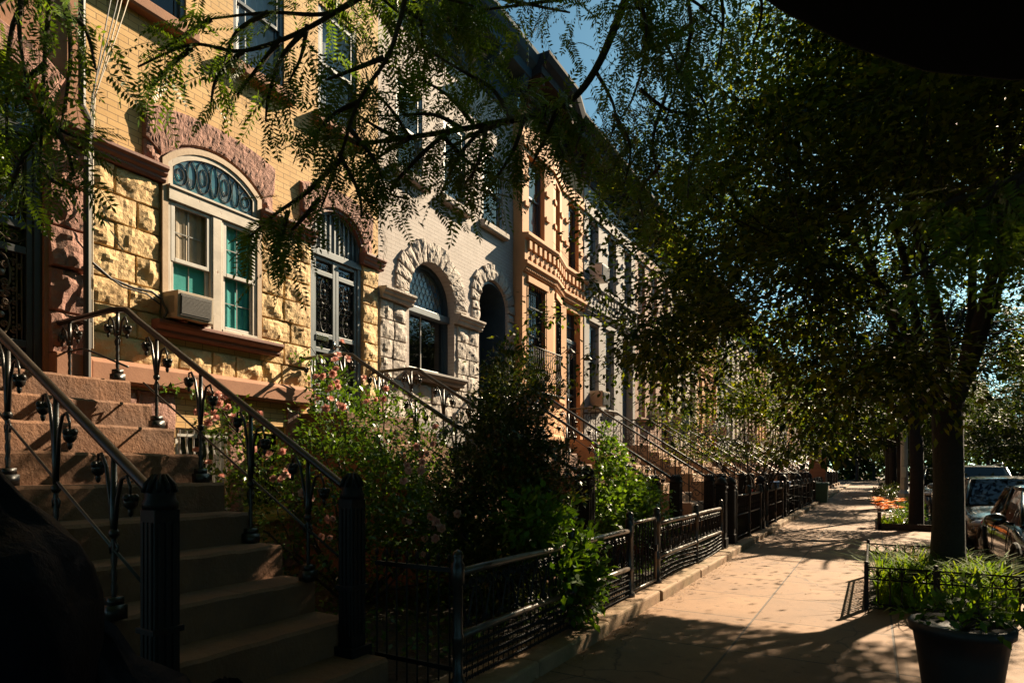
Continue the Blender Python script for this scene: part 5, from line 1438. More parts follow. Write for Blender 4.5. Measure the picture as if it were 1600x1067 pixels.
def ornate_fence(y0, y1, label, posts, wavy=0):
    root = thing('iron_fence', label, 'fence', (XF, y0, 0), 0, 'ornate iron fences along the kerb')
    L = y1-y0
    for i in posts: fence_post(root, i, .11, .92)
    for z, nm in ((.845,'top_rail'),(.435,'middle_rail')):
        m = MB(); m.tube([(0,y,z+.004*math.sin(y*3)) for y in np.linspace(.03,L-.03,9)], .027, 8); m.build(nm, M['fence_rail'], root, smooth=True)
    o = MB(); n = int(L/.21)
    for i in range(n):
        y = L*(i+.5)/n
        scroll_v(o, y, .465, .82)
        o.tube([(0,y+L/n/2,.46),(0,y+L/n/2,.82)], .006, 4); o.ellipsoid((0,y+L/n/2,.62), (.012,.012,.02), 5, 4)
    o.build('scroll_panel', M['iron'], root)
    b = MB()
    for r in range(5):
        z = .145+r*.055
        n2 = int(L/.033)
        b.tube([(.006,L*q/30,z+(.03*math.sin(PI*q/30*2.0+.4)*wavy)) for q in range(31)], .007, 4)
        for q in range(n2):
            y = L*(q+.5)/n2
            b.ellipsoid((.010,y,z+(.03*math.sin(PI*y/L*2.0+.4)*wavy)), (.015,.015,.016), 5, 3)
    n3 = int(L/.066)
    for q in range(n3): b.tube([(0,L*(q+.5)/n3,.12),(0,L*(q+.5)/n3,.42)], .005, 3)
    b.build('bead_panel', M['iron'], root)
    return root
ornate_fence(3.22, 6.42, 'ornate black iron fence with scrolls and beaded lower panel, nearest the camera', (0,1.72,3.2))
ornate_fence(7.45, 11.1, 'ornate black iron fence with wavy lower panel beside the mossy kerb stone', (0,1.9,3.65), wavy=1)
g = thing('iron_gate', 'narrow black iron gate of beaded upright bars between the two ornate fences', 'gate', (XF, 6.46, 0))
m = MB(); W_ = .92
m.tube([(0,.03,.92),(0,W_,.92)], .018, 6); m.tube([(0,.03,.17),(0,W_,.17)], .018, 6); m.tube([(0,.03,.15),(0,.03,.95)], .018, 6); m.tube([(0,W_-.02,.15),(0,W_-.02,.95)], .018, 6)
m.build('gate_frame', M['fence_rail'], g, smooth=True)
m = MB()
for i in range(8):
    y = .10+i*(W_-.18)/7; m.tube([(0,y,.17),(0,y,.92)], .008, 4)
    if i % 2 == 0:
        for q in range(20): m.ellipsoid((0,y,.2+q*.036), (.013,.013,.014), 5, 3)
m.build('bar', M['iron'], g); 
m = MB(); m.box(-.02,.03,W_-.05,W_-.01,.52,.60); m.build('latch', M['rail_iron'], g)
fence_post(g, W_+.03, .11, .98, .04, 'gate_post'); fence_post(g, -.02, .11, .98, .04, 'gate_post')
# side fence returning to the near stoop newel
sf = thing('iron_fence', 'dark iron side fence of upright pickets running back to the near stoop', 'fence', (XF, 3.24, 0))
m = MB(); m.box(-.72,-.02,-.012,.012,.84,.87); m.build('top_rail', M['iron'], sf); m = MB(); m.box(-.72,-.02,-.012,.012,.2,.23); m.build('bottom_rail', M['iron'], sf)
m = MB()
for i in range(8): m.tube([(-.08-i*.09,0,.06),(-.08-i*.09,0,.9)], .008, 4); m.ellipsoid((-.08-i*.09,0,.93), (.016,.016,.03), 5, 4)
m.build('picket', M['iron'], sf)
def picket_fence(root_y, L, label, group='spear fences along the row'):
    root = thing('iron_fence', label, 'fence', (XF, root_y, 0), 0, group)
    for y in (0, L/2, L): fence_post(root, y, .08, 1.12, .05)
    for z, nm in ((1.0,'top_rail'),(.62,'middle_rail'),(.2,'bottom_rail')):
        m = MB(); m.tube([(0,0,z),(0,L,z)], .024 if z > .9 else .014, 6); m.build(nm, M['rail_iron'], root, smooth=True)
    m = MB(); n = int(L/.105)
    for i in range(n):
        y = L*(i+.5)/n; m.tube([(0,y,.12),(0,y,.97)], .009, 4)
        if i % 2 == 0:
            m.tube(spiral((y+.05, .83), .045, 1.3, PI/2, 1, 9), .006, 3); m.tube(spiral((y+.05, .72), .04, 1.3, -PI/2, -1, 9), .006, 3)
    m.build('picket_panel', M['iron'], root)
    return root
def gate_posts(y0, y1, labs):
    first = None
    for y, lab in zip((y0, y1), labs):
        if first is None:
            p = thing('gate_post', lab, 'post', (XF-.05, y, 0), 0, 'square gate posts along the fences')
            m = MB(); w = .085
            m.box(-w-.02,w+.02,-w-.02,w+.02,0,.3); m.box(-w,w,-w,w,.3,1.24); m.box(-w-.02,w+.02,-w-.02,w+.02,1.18,1.22)
            for q in (-1,0,1): m.box(w,w+.008,q*.045-.012,q*.045+.012,.4,1.12); m.box(q*.045-.012,q*.045+.012,-w-.008,-w,.4,1.12)
            m.build('shaft', M['iron'], p, bevel=.006)
            m = MB(); m.lathe([(.11,1.24),(.115,1.27),(.10,1.30),(.085,1.33),(.05,1.37),(.004,1.385)], (0,0,0), 12); m.build('cap', M['iron'], p, smooth=True)
            first = p
        else: dup(first, (XF-.05, y, 0), lab)
    return first
gp0 = gate_posts(11.35, 12.15, ('nearer of the two heavy black gate posts at the end of the ornate fences','farther of the two heavy black gate posts at the end of the ornate fences'))
f0 = picket_fence(12.3, 3.0, 'black spear fence just past the two heavy gate posts, in the shadow')
ys = [16.3, 20.6, 24.9, 29.2, 33.4]
fl = ['second black spear fence along the row, at the far side of the shadow','black spear fence in front of the blue bin','black spear fence right after the blue bin','black spear fence beside the green bin','black spear fence next to the brick gate pillar']
for yy, lab in zip(ys, fl): dup(f0, (XF, yy, 0), lab)
gl = ['gate post between the first and second spear fences','gate post just before the blue bin','gate post just past the blue bin','gate post next to the green bin']
for yy, lab in zip((15.75, 20.0, 24.3, 28.7), gl): dup(gp0, (XF-.05, yy, 0), lab)
# brick gate pillar with pointed cap, bins, red object
bp = thing('gate_pillar', 'brown brick gate pillar with pointed stone cap far down the sidewalk', 'pillar', (-2.5, 35.5, 0))
m = MB(); m.box(-.38,.38,-.38,.38,0,2.0); m.build('shaft', M['red_brick'], bp, bevel=.01)
m = MB(); m.box(-.48,.48,-.48,.48,2.0,2.14); m.add([(-.46,-.46,2.14),(.46,-.46,2.14),(.46,.46,2.14),(-.46,.46,2.14),(0,0,2.75)], [(0,1,4),(1,2,4),(2,3,4),(3,0,4)]); m.build('cap', M['kerb'], bp)
def bin_(label, loc, mat, h=1.0, w=.28):
    b = thing('wheeled_bin', label, 'bin', loc, 0)
    m = MB()
    def rect(z, k): return [(-w*k,-w*k,z),(w*k,-w*k,z),(w*k,w*k,z),(-w*k,w*k,z)]
    vs = rect(.05,.82)+rect(h*.9,1); m.add(vs, [(0,1,2,3)[::-1],(4,5,6,7),(0,1,5,4),(1,2,6,5),(2,3,7,6),(3,0,4,7)])
    bo = m.build('body', M[mat], b, bevel=.03)
    m = MB(); m.box(-w*1.08,w*1.1,-w*1.08,w*1.08,h*.9+.004,h*.96); m.box(-w*1.15,-w*.9,-w*.8,w*.8,h*.86,h*.9); m.build('lid', M[mat], b, bevel=.02)
    for s in (-1, 1):
        m = MB(); m.tube([(-w*.8,s*w*.75,.09),(-w*.8,s*w*.98,.09)], .09, 12); m.build('wheel', M['tyre'], b)
bin_('dark green wheeled bin by the fence far down the sidewalk', (-2.05, 31.2, 0), 'bin_green')
bin_('blue bin behind the spear fence', (-2.75, 22.9, .05), 'bin_blue', 1.12)
rr = thing('bicycle', 'red bicycle standing in a yard at the foot of a stoop', 'bicycle', (-3.1, 19.6, .05))
for dy, nm in ((-.5,'wheel'),(.5,'wheel')):
    m = MB(); m.tube([(0,dy+.32*math.cos(q*PI/12),.34+.32*math.sin(q*PI/12)) for q in range(25)], .018, 5, cap=False)
    for q in range(9): m.tube([(0,dy,.34),(0,dy+.31*math.cos(q*PI/4.5),.34+.31*math.sin(q*PI/4.5))], .003, 3)
    m.build('wheel', M['tyre'], rr)
m = MB()
for a, b in (((0,-.5,.34),(0,-.35,.9)),((0,-.38,.78),(0,.15,.80)),((0,-.40,.72),(0,.05,.32)),((0,.05,.32),(0,.17,.86)),((0,.05,.32),(0,.5,.34)),((0,.14,.78),(0,.5,.34))): m.tube([a,b], .018, 6)
m.build('frame', M['red_paint'], rr)
m = MB(); m.ellipsoid((0,.18,.90), (.07,.13,.035), 8, 5); m.build('saddle', M['tyre'], rr, smooth=True)
m = MB(); m.tube([(-.25,-.30,.98),(-.1,-.34,.95),(.1,-.34,.95),(.25,-.30,.98)], .012, 6); m.build('handlebar', M['iron'], rr)
# tarpaulin hung in a doorway past the ash house
t = MB(); 
for i in range(10):
    for j in range(8):
        def tp(i, j): return (-7+.25+.10*math.sin(i*1.3)+.03*j+.05*math.sin(j*.9), 24.7+i*.10, 3.1+j*.17-.02*i)
        t.quad(tp(i,j), tp(i+1,j), tp(i+1,j+1), tp(i,j+1))
tag(t.build('tarpaulin', M['tarp'], smooth=True), 'crumpled blue and grey tarpaulin hung on a facade behind the leaves', 'tarpaulin')

# ------------------------------------------------------------------ pavement things
tp = thing('tree_guard', 'low black iron tree guard with ring frieze around the grassy pit', 'tree guard', (-.07, 7.66, 0))
def guard_side(p0, p1, nm):
    p0, p1 = np.array(p0), np.array(p1); m = MB(); L = np.linalg.norm(p1-p0); n = max(3, int(L/.105))
    def q(t, z): p = p0+(p1-p0)*t; return (p[0], p[1], z)
    for z in (.46,.335,.07): m.tube([q(0,z), q(1,z)], .010, 5)
    for i in range(n+1): m.tube([q(i/n,.05), q(i/n,.46)], .0075, 4)
    dr = (p1-p0)/L
    for i in range(n):
        c = p0+(p1-p0)*(i+.5)/n
        m.tube([(c[0]+dr[0]*.045*math.cos(a*PI/6), c[1]+dr[1]*.045*math.cos(a*PI/6), .398+.045*math.sin(a*PI/6)) for a in range(13)], .006, 4, cap=False)
    m.build(nm, M['iron'], tp)
guard_side((0,0),(1.30,.03),'guard_panel'); guard_side((0,0),(0,2.45),'guard_panel'); guard_side((0,2.45),(1.30,2.45),'guard_panel')
for (x, y) in ((0,0),(0,2.45),(.62,.015)):
    m = MB(); m.box(x-.022,x+.022,y-.022,y+.022,0,.49); m.ellipsoid((x,y,.505),(.026,.026,.02),8,5); m.build('corner_post', M['iron'], tp)
rg = np.random.default_rng(71)
gr = blades('grass', 1050, ((.03,1.28),(7.74,9.9)), .72, rg, 'blade', w=.015, lean=.75, excl=(1.0,9.42,.24)); tag(gr, 'long bright green grass blades filling the fenced tree pit', 'grass', kind='stuff')
n = 1300; P = np.stack([rg.uniform(.05,1.25,n), rg.uniform(7.75,9.8,n), rg.uniform(.05,.30,n)], 1); L = rg.uniform(.04,.09,n)
gw = quads_obj('weeds', leaf_quads(P, rg.normal(0,1,(n,3))+np.array([0,0,.6]), L, L*.6, rg), M['leaf_vine']); tag(gw, 'broad-leaved weeds between the grass in the tree pit', 'weeds', kind='stuff')
# big black planter with spilling plant
pt = thing('plant_pot', 'large tapered black plant pot on the sidewalk at lower right', 'plant pot', (.45, 4.55, 0))
m = MB(); m.lathe([(.165,0),(.175,.02),(.225,.40),(.245,.52),(.265,.53),(.27,.585),(.25,.59),(.24,.56),(.0,.54)], (0,0,0), 32, cap=False); m.build('body', M['pot_black'], pt, smooth=True)
m = MB(); m.lathe([(0.002,.53),(.238,.535)], (0,0,0), 20, cap=False); m.build('soil', M['soil'], pt)
pp = thing('potted_plant', 'leafy plant with pointed leaves spilling out of the black pot', 'plant', (.45, 4.55, .54))
quads_obj('foliage', shrub_leaves([(0,0,.08,.30,.30,.14),(.25,.1,.10,.25,.25,.12),(-.2,.05,.06,.2,.2,.12),(.05,0,.2,.18,.2,.12),(.30,-.05,-.02,.16,.2,.14)], 400, .07, rg, .5, .3), M['leaf_vine'], pp)
stems(pp, [(0,0,0)]*7, [(.25,.1,.2),(-.2,.05,.15),(.1,-.1,.28),(.35,0,.12),(-.1,.15,.2),(.5,.12,.18),(.45,-.05,.24)], .006, rg, name='stem')
# farther planting beds along the kerb
lb = thing('daylily_plant', 'clump of orange daylilies at the edge of a kerbside bed', 'plant', (.34, 19.2, 0))
blades('foliage', 140, ((-.25,.3),(-.3,.3)), .55, rg, 'blade', lb, w=.014, lean=.8)
for k in range(26):
    c = np.array([rg.uniform(-.3,.3), rg.uniform(-.4,.4), rg.uniform(.45,.75)]); Q = []
    for q in range(6):
        an = q*PI/3; d = np.array([math.cos(an), math.sin(an), .35]); s = np.array([-math.sin(an), math.cos(an), 0])*.036
        Q.append([c, c+d*.08+s, c+d*.15-np.array([0,0,.015]), c+d*.08-s])
    quads_obj('flower', np.array(Q), M['lily_orange'], lb)
bd = thing('bed_shrub', 'low leafy shrub growing around the second street tree', 'shrub', (.85, 20.4, 0))
quads_obj('foliage', shrub_leaves([(0,0,.25,.5,.6,.3),(.1,1.0,.3,.45,.6,.35),(-.1,-.8,.22,.4,.5,.25)], 2600, .07, rg, .55, .3), M['leaf_rose'], bd)
stems(bd, [(0,0,0)]*4, [(.1,.3,.4),(-.1,-.4,.35),(.1,.9,.45),(.2,.2,.4)], .008, rg)
b2 = thing('round_hedge', 'rounded dark green clipped shrub at the sidewalk edge beyond the daylilies', 'shrub', (.45, 27, 0))
quads_obj('foliage', shrub_leaves([(0,0,.45,.5,.6,.5),(0,.9,.5,.5,.6,.5)], 3500, .07, rg, .55, .6), M['leaf_holly'], b2)
stems(b2, [(0,0,0)]*3, [(.1,.3,.6),(-.1,-.3,.6),(0,.8,.6)], .01, rg)
dg = blades('dry_grass', 420, ((.25,1.2),(11.0,12.6)), .42, rg, 'dry_blade', w=.008, lean=.8); tag(dg, 'tuft of yellowing dry grass beside the kerb behind the tree trunk', 'grass', kind='stuff')
bx = MB()
for (x0, x1, y0, y1) in ((.10,.14,18.3,22.6),(.10,1.3,18.26,18.30)): bx.box(x0,x1,y0,y1,0,.16)
for x, y in ((.12,18.3),(.12,19.8)): bx.box(x-.04,x+.04,y-.04,y+.04,0,.45)
tag(bx.build('bed_edging', M['bark'], bevel=.005), 'short wooden edging with stub posts around the daylily bed', 'edging')
lp = thing('lamp_post', 'pale grey metal lamp post with a white paper notice, beside a dark tree trunk', 'lamp post', (.86, 24.0, 0))
m = MB(); m.lathe([(.24,0),(.24,.06),(.20,.10),(.19,.75),(.16,.80),(.13,.86)], (0,0,0), 8); m.build('base', M['steel'], lp, bevel=.008)
m = MB(); m.lathe([(.115,.86),(.085,4.0),(.06,8.2)], (0,0,0), 8); m.tube([(0,0,8.1),(.3,0,8.6),(1.6,0,8.9),(2.4,0,8.9)], .04, 8); m.build('pole', M['steel'], lp)
m = MB(); m.box(-.02,.5,-.14,.14,-.06,.05); m.build('lamp_head', M['steel'], lp, bevel=.03, loc=(2.3,0,8.88))
m = MB()
for k in range(7):
    an0 = -PI*.75+k*.17; r = .122
    m.quad((r*math.cos(an0),r*math.sin(an0),1.28),(r*math.cos(an0+.17),r*math.sin(an0+.17),1.28),(r*.985*math.cos(an0+.17),r*.985*math.sin(an0+.17),1.62),(r*.985*math.cos(an0),r*.985*math.sin(an0),1.62))
m.build('notice', M['paper'], lp)
# rubbish bags at the near corner of the stoop
def bag(loc, r, seed, label):
    m = MB(); nu, nv = 26, 18
    for i in range(nv+1):
        th = PI*i/nv
        for k in range(nu):
            ph = 2*PI*k/nu
            d = Vector((math.sin(th)*math.cos(ph), math.sin(th)*math.sin(ph), math.cos(th)))
            s = 1+.16*noise.noise(d*1.7+Vector((seed,0,0)))+.07*abs(noise.noise(Vector((d.x*5,d.y*5,d.z*2+seed))))+.05*math.sin(ph*9+seed)*max(0,d.z)**2
            z = d.z*r[2]*s
            if d.z > .86: z += r[2]*.18*(d.z-.86)/.14
            m.v.append((d.x*r[0]*s*(1 if d.z < .7 else 1-(d.z-.7)*1.1), d.y*r[1]*s*(1 if d.z < .7 else 1-(d.z-.7)*1.1), max(z, -r[2]*.82)+r[2]*.82))
    for i in range(nv):
        for k in range(nu):
            m.f.append((i*nu+k, (i+1)*nu+k, (i+1)*nu+(k+1) % nu, i*nu+(k+1) % nu))
    tag(m.build('rubbish_bag', M['bag'], smooth=True, loc=loc), label, 'rubbish bag', 'black rubbish bags by the near stoop')
bag((-2.18,.98,.0), (.40,.40,.50), 1.3, 'bulging black rubbish bag at the lower left corner, lower one of the pile')
bag((-2.02,.62,.62), (.34,.32,.45), 4.1, 'black rubbish bag with bluish sheen lying on top of the pile at the left edge')
bag((-2.05,1.42,.0), (.26,.26,.36), 7.7, 'smaller black rubbish bag slumped at the right side of the pile')
# unidentified black shape above the camera, given an invented umbrella form
pa = thing('overhang', 'unidentified black rounded edge at the top right corner, modelled as an umbrella', 'overhang', (1.53, .55, 0))
m = MB(); Rr = 2.0
prof = [(0.02,3.40),(.5,3.30),(1.0,3.15),(1.5,2.93),(2.0,2.74),(2.0,2.56)]
nseg = 48
for r, z in prof:
    for k in range(nseg):
        an = 2*PI*k/nseg; sc = 1-.012*abs(math.sin(an*4)); m.v.append((r*sc*math.cos(an), r*sc*math.sin(an), z))
for i in range(len(prof)-1):
    for k in range(nseg): m.f.append((i*nseg+k,(i+1)*nseg+k,(i+1)*nseg+(k+1)%nseg,i*nseg+(k+1)%nseg))
co_ = m.build('canopy', M['canvas'], pa, smooth=True); sm_ = co_.modifiers.new('solid','SOLIDIFY'); sm_.thickness = .006
m = MB(); m.tube([(0,0,0),(0,0,3.44)], .03, 10); m.lathe([(.35,0),(.35,.06),(.06,.10),(.04,.3)], (0,0,0), 16); m.build('pole', M['iron'], pa)
for k in range(8):
    an = 2*PI*(k+.5)/8; m = MB(); m.tube([(.03*math.cos(an),.03*math.sin(an),3.34),(1.95*math.cos(an),1.95*math.sin(an),2.70)], .010, 4); m.build('rib', M['iron'], pa)

# ------------------------------------------------------------------ cars (front towards the camera)
def loft(mb, secs, close_ends=True):
    o = len(mb.v); n = len(secs[0])
    for s in secs: mb.v.extend(s)
    for i in range(len(secs)-1):
        for k in range(n-1): mb.f.append((o+i*n+k, o+i*n+k+1, o+(i+1)*n+k+1, o+(i+1)*n+k))
    if close_ends:
        mb.f.append(tuple(o+k for k in range(n))); mb.f.append(tuple(o+(len(secs)-1)*n+k for k in range(n))[::-1])
def make_car(label, loc, paint, L=4.6, Wd=1.82, H=1.45, suv=False, shade=False, group='cars parked along the kerb', rz=0):
    root = thing('parked_car', label, 'car', loc, rz, group)
    w = Wd/2; belt = H*.635; zb = .22
    def sec(y, hw, zt, zl=zb, crown=.03):
        half = [(hw*.86,zl),(hw*.97,zl+.10),(hw,zl+(zt-zl)*.42),(hw*.99,zl+(zt-zl)*.68),(hw*.955,zt-.045),(hw*.88,zt),(hw*.5,zt+crown),(0,zt+crown*1.25)]
        return [(x,y,z) for x, z in half]+[(-x,y,z) for x, z in half[::-1][1:]]
    hood = belt*.86 if not suv else belt*.93
    st_b = [(0,.72,.52,.34),(.05,.86,.60,.25),(.25,.95,hood-.10,.2),(.6,.985,hood-.03,.2),(1.15,1.0,hood+.05,.2),(1.5,1.0,belt,.2),(2.6,1.0,belt+.01,.2),(3.6,1.0,belt+.02,.2),(L-.5,.98,belt+.0 if not suv else belt+.04,.22),(L-.12,.92,belt-.06 if not suv else belt,.26),(L,.82,.62,.36)]
    b = MB(); loft(b, [sec(y, w*k, zt, zl) for y, k, zt, zl in st_b])
    bo = b.build('body', M[paint], root, smooth=True); ss = bo.modifiers.new('sub','SUBSURF'); ss.levels = 1; ss.render_levels = 2
    # greenhouse
    y0, y1, y2, y3 = (1.28, 2.05, 3.25 if not suv else L-1.0, L-.75 if not suv else L-.28)
    roof = [(y0,belt-.01,.86,.86),(y1,H-.05,.70,.86),((y1+y2)/2,H,.70,.87),(y2,H-.03,.70,.87),(y3,belt+.02,.82,.86)]
    def gsec(y, zt, kt, kb, sh=0):
        zb2 = belt-.02; return [(w*kb,y,zb2),(w*(kb*.45+kt*.55),y,zb2+(zt-zb2)*.55),(w*kt,y,zt-.03),(w*(kt-.08),y,zt),(0,y,zt+.015),(-w*(kt-.08),y,zt),(-w*kt,y,zt-.03),(-w*(kb*.45+kt*.55),y,zb2+(zt-zb2)*.55),(-w*kb,y,zb2)]
    gsecs = [gsec(*r) for r in roof]
    gh = MB(); loft(gh, gsecs); g_o = gh.build('window', M['car_glass'], root, smooth=False)
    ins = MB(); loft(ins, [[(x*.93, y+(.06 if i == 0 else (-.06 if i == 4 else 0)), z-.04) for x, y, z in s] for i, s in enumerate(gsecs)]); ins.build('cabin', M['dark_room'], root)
    # roof skin and pillars, slightly proud
    rf = MB(); loft(rf, [[(x*1.006, y, z+.006) for x, y, z in s[2:7]] for s in gsecs[1:4]], False)
    def strip(a, b_, wd):
        a, b_ = Vector(a), Vector(b_); rf.tube([a, a.lerp(b_,.5)+Vector((0,0,.008)), b_], wd, 6)
    for s in (-1, 1):
        strip((s*w*.86,y0,belt),(s*w*.70,y1,H-.07),.032); strip((s*w*.82,y3,belt+.02),(s*w*.70,y2,H-.06),.045)
        strip((s*w*.87,(y1+y2)/2+.1,belt),(s*w*.705,(y1+y2)/2+.1,H-.04),.03); strip((s*w*.70,y1,H-.05),(s*w*.70,y2,H-.05),.03)
    rf.build('roof', M[paint], root, smooth=True)
    if suv:
        for s in (-1, 1):
            rr_ = MB(); rr_.tube([(s*w*.66,y1+.15,H),(s*w*.66,y1+.25,H+.06),(s*w*.66,y2-.1,H+.06),(s*w*.66,y2,H)], .018, 6); rr_.build('roof_rail', M['chrome'], root, smooth=True)
    if shade:
        sh = MB(); sh.quad((-w*.76,y0+.10,belt+.05),(-w*.10,y0+.08,belt+.05),(-w*.10,y1-.12,H-.14),(-w*.64,y1-.10,H-.14)); sh.build('sun_shade', M['shade_blue'], root)
        for v in sh.v: pass
    for s in (-1, 1):
        hl = MB(); hl.ellipsoid((s*w*.70,.16,hood-.20), (.20,.13,.075), 10, 6); hl.build('headlight', M['lamp_lens'], root, smooth=True)
        tl = MB(); tl.ellipsoid((s*w*.74,L-.10,belt-.18), (.16,.08,.09), 10, 6); tl.build('tail_light', M['red_paint'], root, smooth=True)
        mr = MB(); mr.ellipsoid((s*(w+.10),1.62,belt+.06), (.12,.07,.085), 10, 7); mr.tube([(s*w*.9,1.6,belt+.0),(s*(w+.06),1.62,belt+.03)], .025, 6); mr.build('wing_mirror', M[paint], root, smooth=True)
        for yy in (1.55, (y1+y2)/2+.1, y2+.35): dn = MB(); dn.tube([(s*w*1.0,yy,zb+.2),(s*w*1.006,yy,zb+.45),(s*w*.965,yy,belt-.03)], .006, 4); dn.build('door_seam', M['iron'], root)
        for yy in ((y1+y2)/2-.05, y2+.15): dn = MB(); dn.tube([(s*w*.995,yy-.09,belt-.16),(s*(w*1.02),yy,belt-.155),(s*w*.995,yy+.09,belt-.16)], .013, 5); dn.build('door_handle', M[paint], root)
        for yy in (.85, L-.85):
            t_ = MB(); t_.tube([(s*(w-.20),yy,.32),(s*(w+.005),yy,.32)], .32, 26); to = t_.build('wheel', M['tyre'], root, bevel=.03)
            r_ = MB(); r_.tube([(s*(w+.0),yy,.32),(s*(w+.012),yy,.32)], .21, 20)
            for q in range(7): an = q*2*PI/7; r_.tube([(s*(w+.015),yy,.32),(s*(w+.015),yy+.2*math.cos(an),.32+.2*math.sin(an))], .022, 5)
            r_.build('rim', M['steel'], to)
            a_ = MB(); a_.tube([(s*(w+.004),yy+.37*math.cos(q*PI/12),.33+.37*math.sin(q*PI/12)) for q in range(13)], .026, 6); a_.build('wheel_arch', M['tyre'], root)
    gr_ = MB(); gr_.box(-w*.42,w*.42,.0,.06,.42,.62)
    for q in range(4): gr_.box(-w*.42,w*.42,-.012,.0,.45+q*.045,.455+q*.045+.015)
    gr_.build('front_grille', M['iron'], root, bevel=.01)
    bp_ = MB(); bp_.box(-w*.8,w*.8,-.03,.10,.30,.40); bp_.build('bumper', M['tyre'], root, bevel=.03)
    return root
XC = 2.46
make_car('glossy black car nearest the camera, at right edge of photo', (XC+.02, 9.2, -.14), 'car_black', H=1.42)
make_car('brown car with blue sun shade in its windshield, behind the glossy black car', (XC-.02, 14.6, -.14), 'car_brown', H=1.50, shade=True)
make_car('pale grey SUV with roof rails, behind the brown car', (XC+.05, 19.8, -.14), 'car_silver', L=4.75, Wd=1.92, H=1.78, suv=True)
make_car('dark SUV glimpsed left of the big tree trunk', (XC-.1, 26.0, -.14), 'car_black', L=4.7, Wd=1.88, H=1.75, suv=True)
make_car('dark car far along the kerb beyond the dark SUV', (XC, 32.2, -.14), 'car_navy', H=1.46)
make_car('dark navy car parked across the road', (8.3, 24.5, -.14), 'car_navy', H=1.5, group='cars parked across the road')
make_car('white car parked across the road', (8.3, 31.5, -.14), 'car_white', H=1.5, group='cars parked across the road')

# ------------------------------------------------------------------ greenery
street_tree_main(); locust_tree(); rose_bush(); holly_bush(); lilac(); vine()
t1 = tree_generic('street_tree', 'second street tree with dark straight trunk right beside the pale lamp post', 'tree', (.93, 18.8, 0), 3, 7.4, 3.6, 2.7, 42000, .12, 'leaf_far', 'street trees along the kerb', lit=(17.5,24))
for k, (yy, lab) in enumerate(((30.6,'third street tree along the kerb, shading the far sidewalk'),(41,'fourth street tree along the kerb, dark over the far sidewalk'),(51,'fifth street tree along the kerb, small in the distance'),(63,'sixth street tree, almost at the end of the sidewalk'))):
    dup(t1, (.98, yy, 0), lab, rz=1.3*(k+1), sc=1.0+.06*(k % 2))
dup(t1, (1.05, 46, 0), 'tall street tree in the distance between the fourth and fifth kerbside trees', rz=4.4, sc=1.35)
dup(t1, (1.0, 57, 0), 'tall street tree in the distance between the fifth and sixth kerbside trees', rz=2.9, sc=1.3)
yt = tree_generic('yard_tree', 'small multi-stemmed tree in a front yard before the far stoops', 'tree', (-3.1, 19.4, 0), 9, 5.0, 2.0, .35, 11000, .10, 'leaf_elm', None, 'bark_dark', .07, 9, None, 1.75)
t2 = tree_generic('street_tree', 'dark tree across the road, right of the big tree trunk', 'tree', (10.6, 20, 0), 17, 11, 4.8, 2.4, 36000, .20, 'leaf_far', 'trees across the road')
for k, (x, yy, lab) in enumerate(((10.6,29,'second dark tree across the road'),(10.4,38,'third dark tree across the road'),(10.8,48,'fourth dark tree across the road'),(10.5,12,'dark tree across the road nearest the camera, at right edge'),(10.6,60,'fifth dark tree across the road'))):
    dup(t2, (x, yy, 0), lab, rz=.9*(k+1), sc=.95+.06*(k % 3))
for k, (x, yy, sc_) in enumerate(((.9,-8.5,1.0),(.9,-17,1.1),(10.6,3,1.35),(10.5,-6,1.3),(10.6,-15,1.3),(-3.6,-7.5,.8))):  # unseen trees added around the camera to cut skylight
    dup(t2, (x, yy, 0), 'unseen tree added out of frame to block skylight', rz=2.1*k, sc=sc_, group='unseen trees added to block skylight')
for k, (x, yy) in enumerate(((-2,96),(3,90),(7,98),(-6,104),(11,86),(0,110))):
    dup(t2, (x, yy, 0), 'tree of the dark green mass closing the end of the street', rz=1.7*k, sc=1.15, group='trees closing the end of the street')
rw = np.random.default_rng(81); n = 26000
P = np.stack([rw.uniform(-24,40,n), rw.uniform(112,122,n), rw.uniform(.1,15,n)**1.0], 1); P[:,2] *= (.75+.25*np.sin(P[:,0]*.6)); L = rw.uniform(.5,1.1,n)
fw = quads_obj('far_woods', leaf_quads(P, rw.normal(0,1,(n,3)), L, L*.7, rw), M['leaf_far']); tag(fw, 'dark green wooded mass closing the far end of the street', 'woods', kind='stuff')
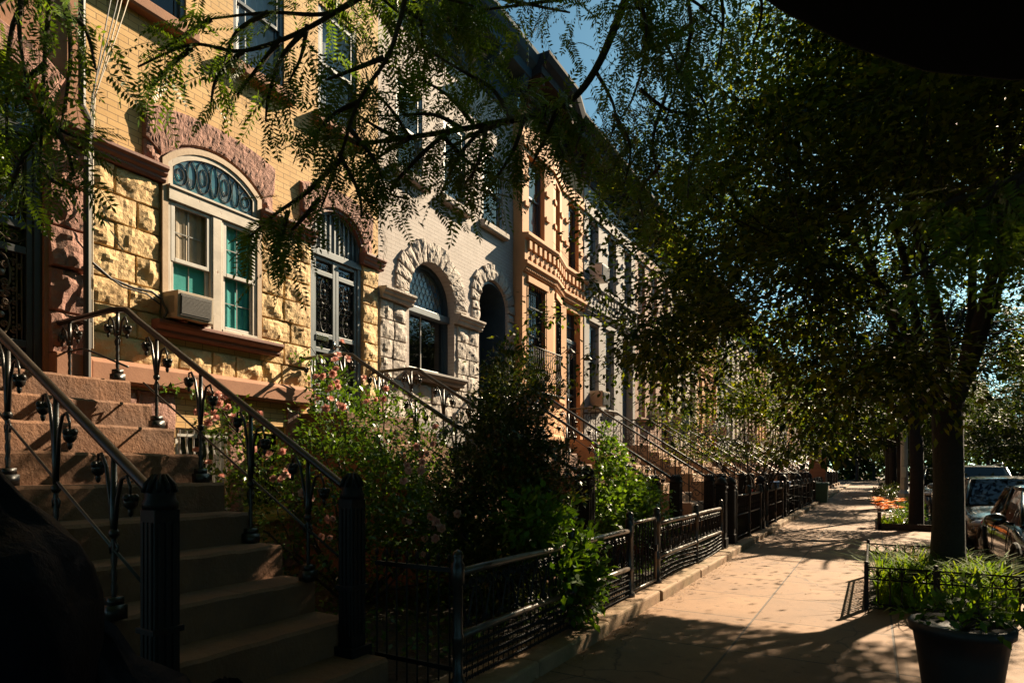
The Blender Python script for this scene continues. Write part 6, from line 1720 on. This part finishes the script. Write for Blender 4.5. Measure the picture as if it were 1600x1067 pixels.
# houses across the road, only glimpsed between the trees
for k in range(9):
    c = copy_tree(rose if k % 2 else ash); c.location = (14.2, 8+4.25*(k+1), 0); c.rotation_euler = (0,0,PI); c['label'] = 'row house across the road, glimpsed behind dark trees'; c['group'] = 'houses across the road'
    recolour(c, M['ash_stone' if not k % 2 else 'rose_stone'], M['rose_stone'])

# ------------------------------------------------------------------ light and camera
w = bpy.data.worlds.new('World'); scene.world = w; w.use_nodes = True
nt = w.node_tree; bg = nt.nodes['Background']
sky = nt.nodes.new('ShaderNodeTexSky'); sky.sky_type = 'NISHITA'; sky.sun_disc = False
SUN_AZ, SUN_EL = R(19), R(34.5)          # azimuth measured from +Y towards +X
sky.sun_elevation = SUN_EL; sky.sun_rotation = SUN_AZ; sky.air_density = .45; sky.dust_density = .6; sky.ozone_density = 1.0
nt.links.new(mixc(nt, 1.0, sky.outputs[0], (.78,1.24,1.06), 'MULTIPLY'), bg.inputs[0]); bg.inputs[1].default_value = .05
sl = bpy.data.lights.new('sun', 'SUN'); sl.energy = 5.0; sl.angle = R(.53); sl.color = (1.0, .80, .55)
so = bpy.data.objects.new('sun', sl); COL.objects.link(so)
d = Vector((math.sin(SUN_AZ)*math.cos(SUN_EL), math.cos(SUN_AZ)*math.cos(SUN_EL), math.sin(SUN_EL)))
so.rotation_euler = (-d).to_track_quat('-Z', 'Y').to_euler(); so.location = (20, 40, 40)
cam = bpy.data.cameras.new('camera'); co2 = bpy.data.objects.new('camera', cam); COL.objects.link(co2)
cam.sensor_width = 36; cam.lens = 36*FPX/1600; cam.shift_y = (735-533.5)/1600; cam.clip_end = 2000; cam.clip_start = .05
co2.location = (0,0,CAMZ); co2.rotation_euler = (R(90), 0, TH)
cam.dof.use_dof = True; cam.dof.focus_distance = 7.0; cam.dof.aperture_fstop = 9
scene.camera = co2
vs = scene.view_settings; vs.view_transform = 'Standard'; vs.look = 'None'; vs.exposure = 1.75; vs.gamma = 1; vs.use_curve_mapping = False
cy = scene.cycles; cy.max_bounces = 6; cy.diffuse_bounces = 1; cy.glossy_bounces = 3; cy.transparent_max_bounces = 12; cy.transmission_bounces = 3
cy.caustics_reflective = False; cy.caustics_refractive = False; cy.sample_clamp_indirect = 6; cy.use_denoising = True
bpy.context.view_layer.update()
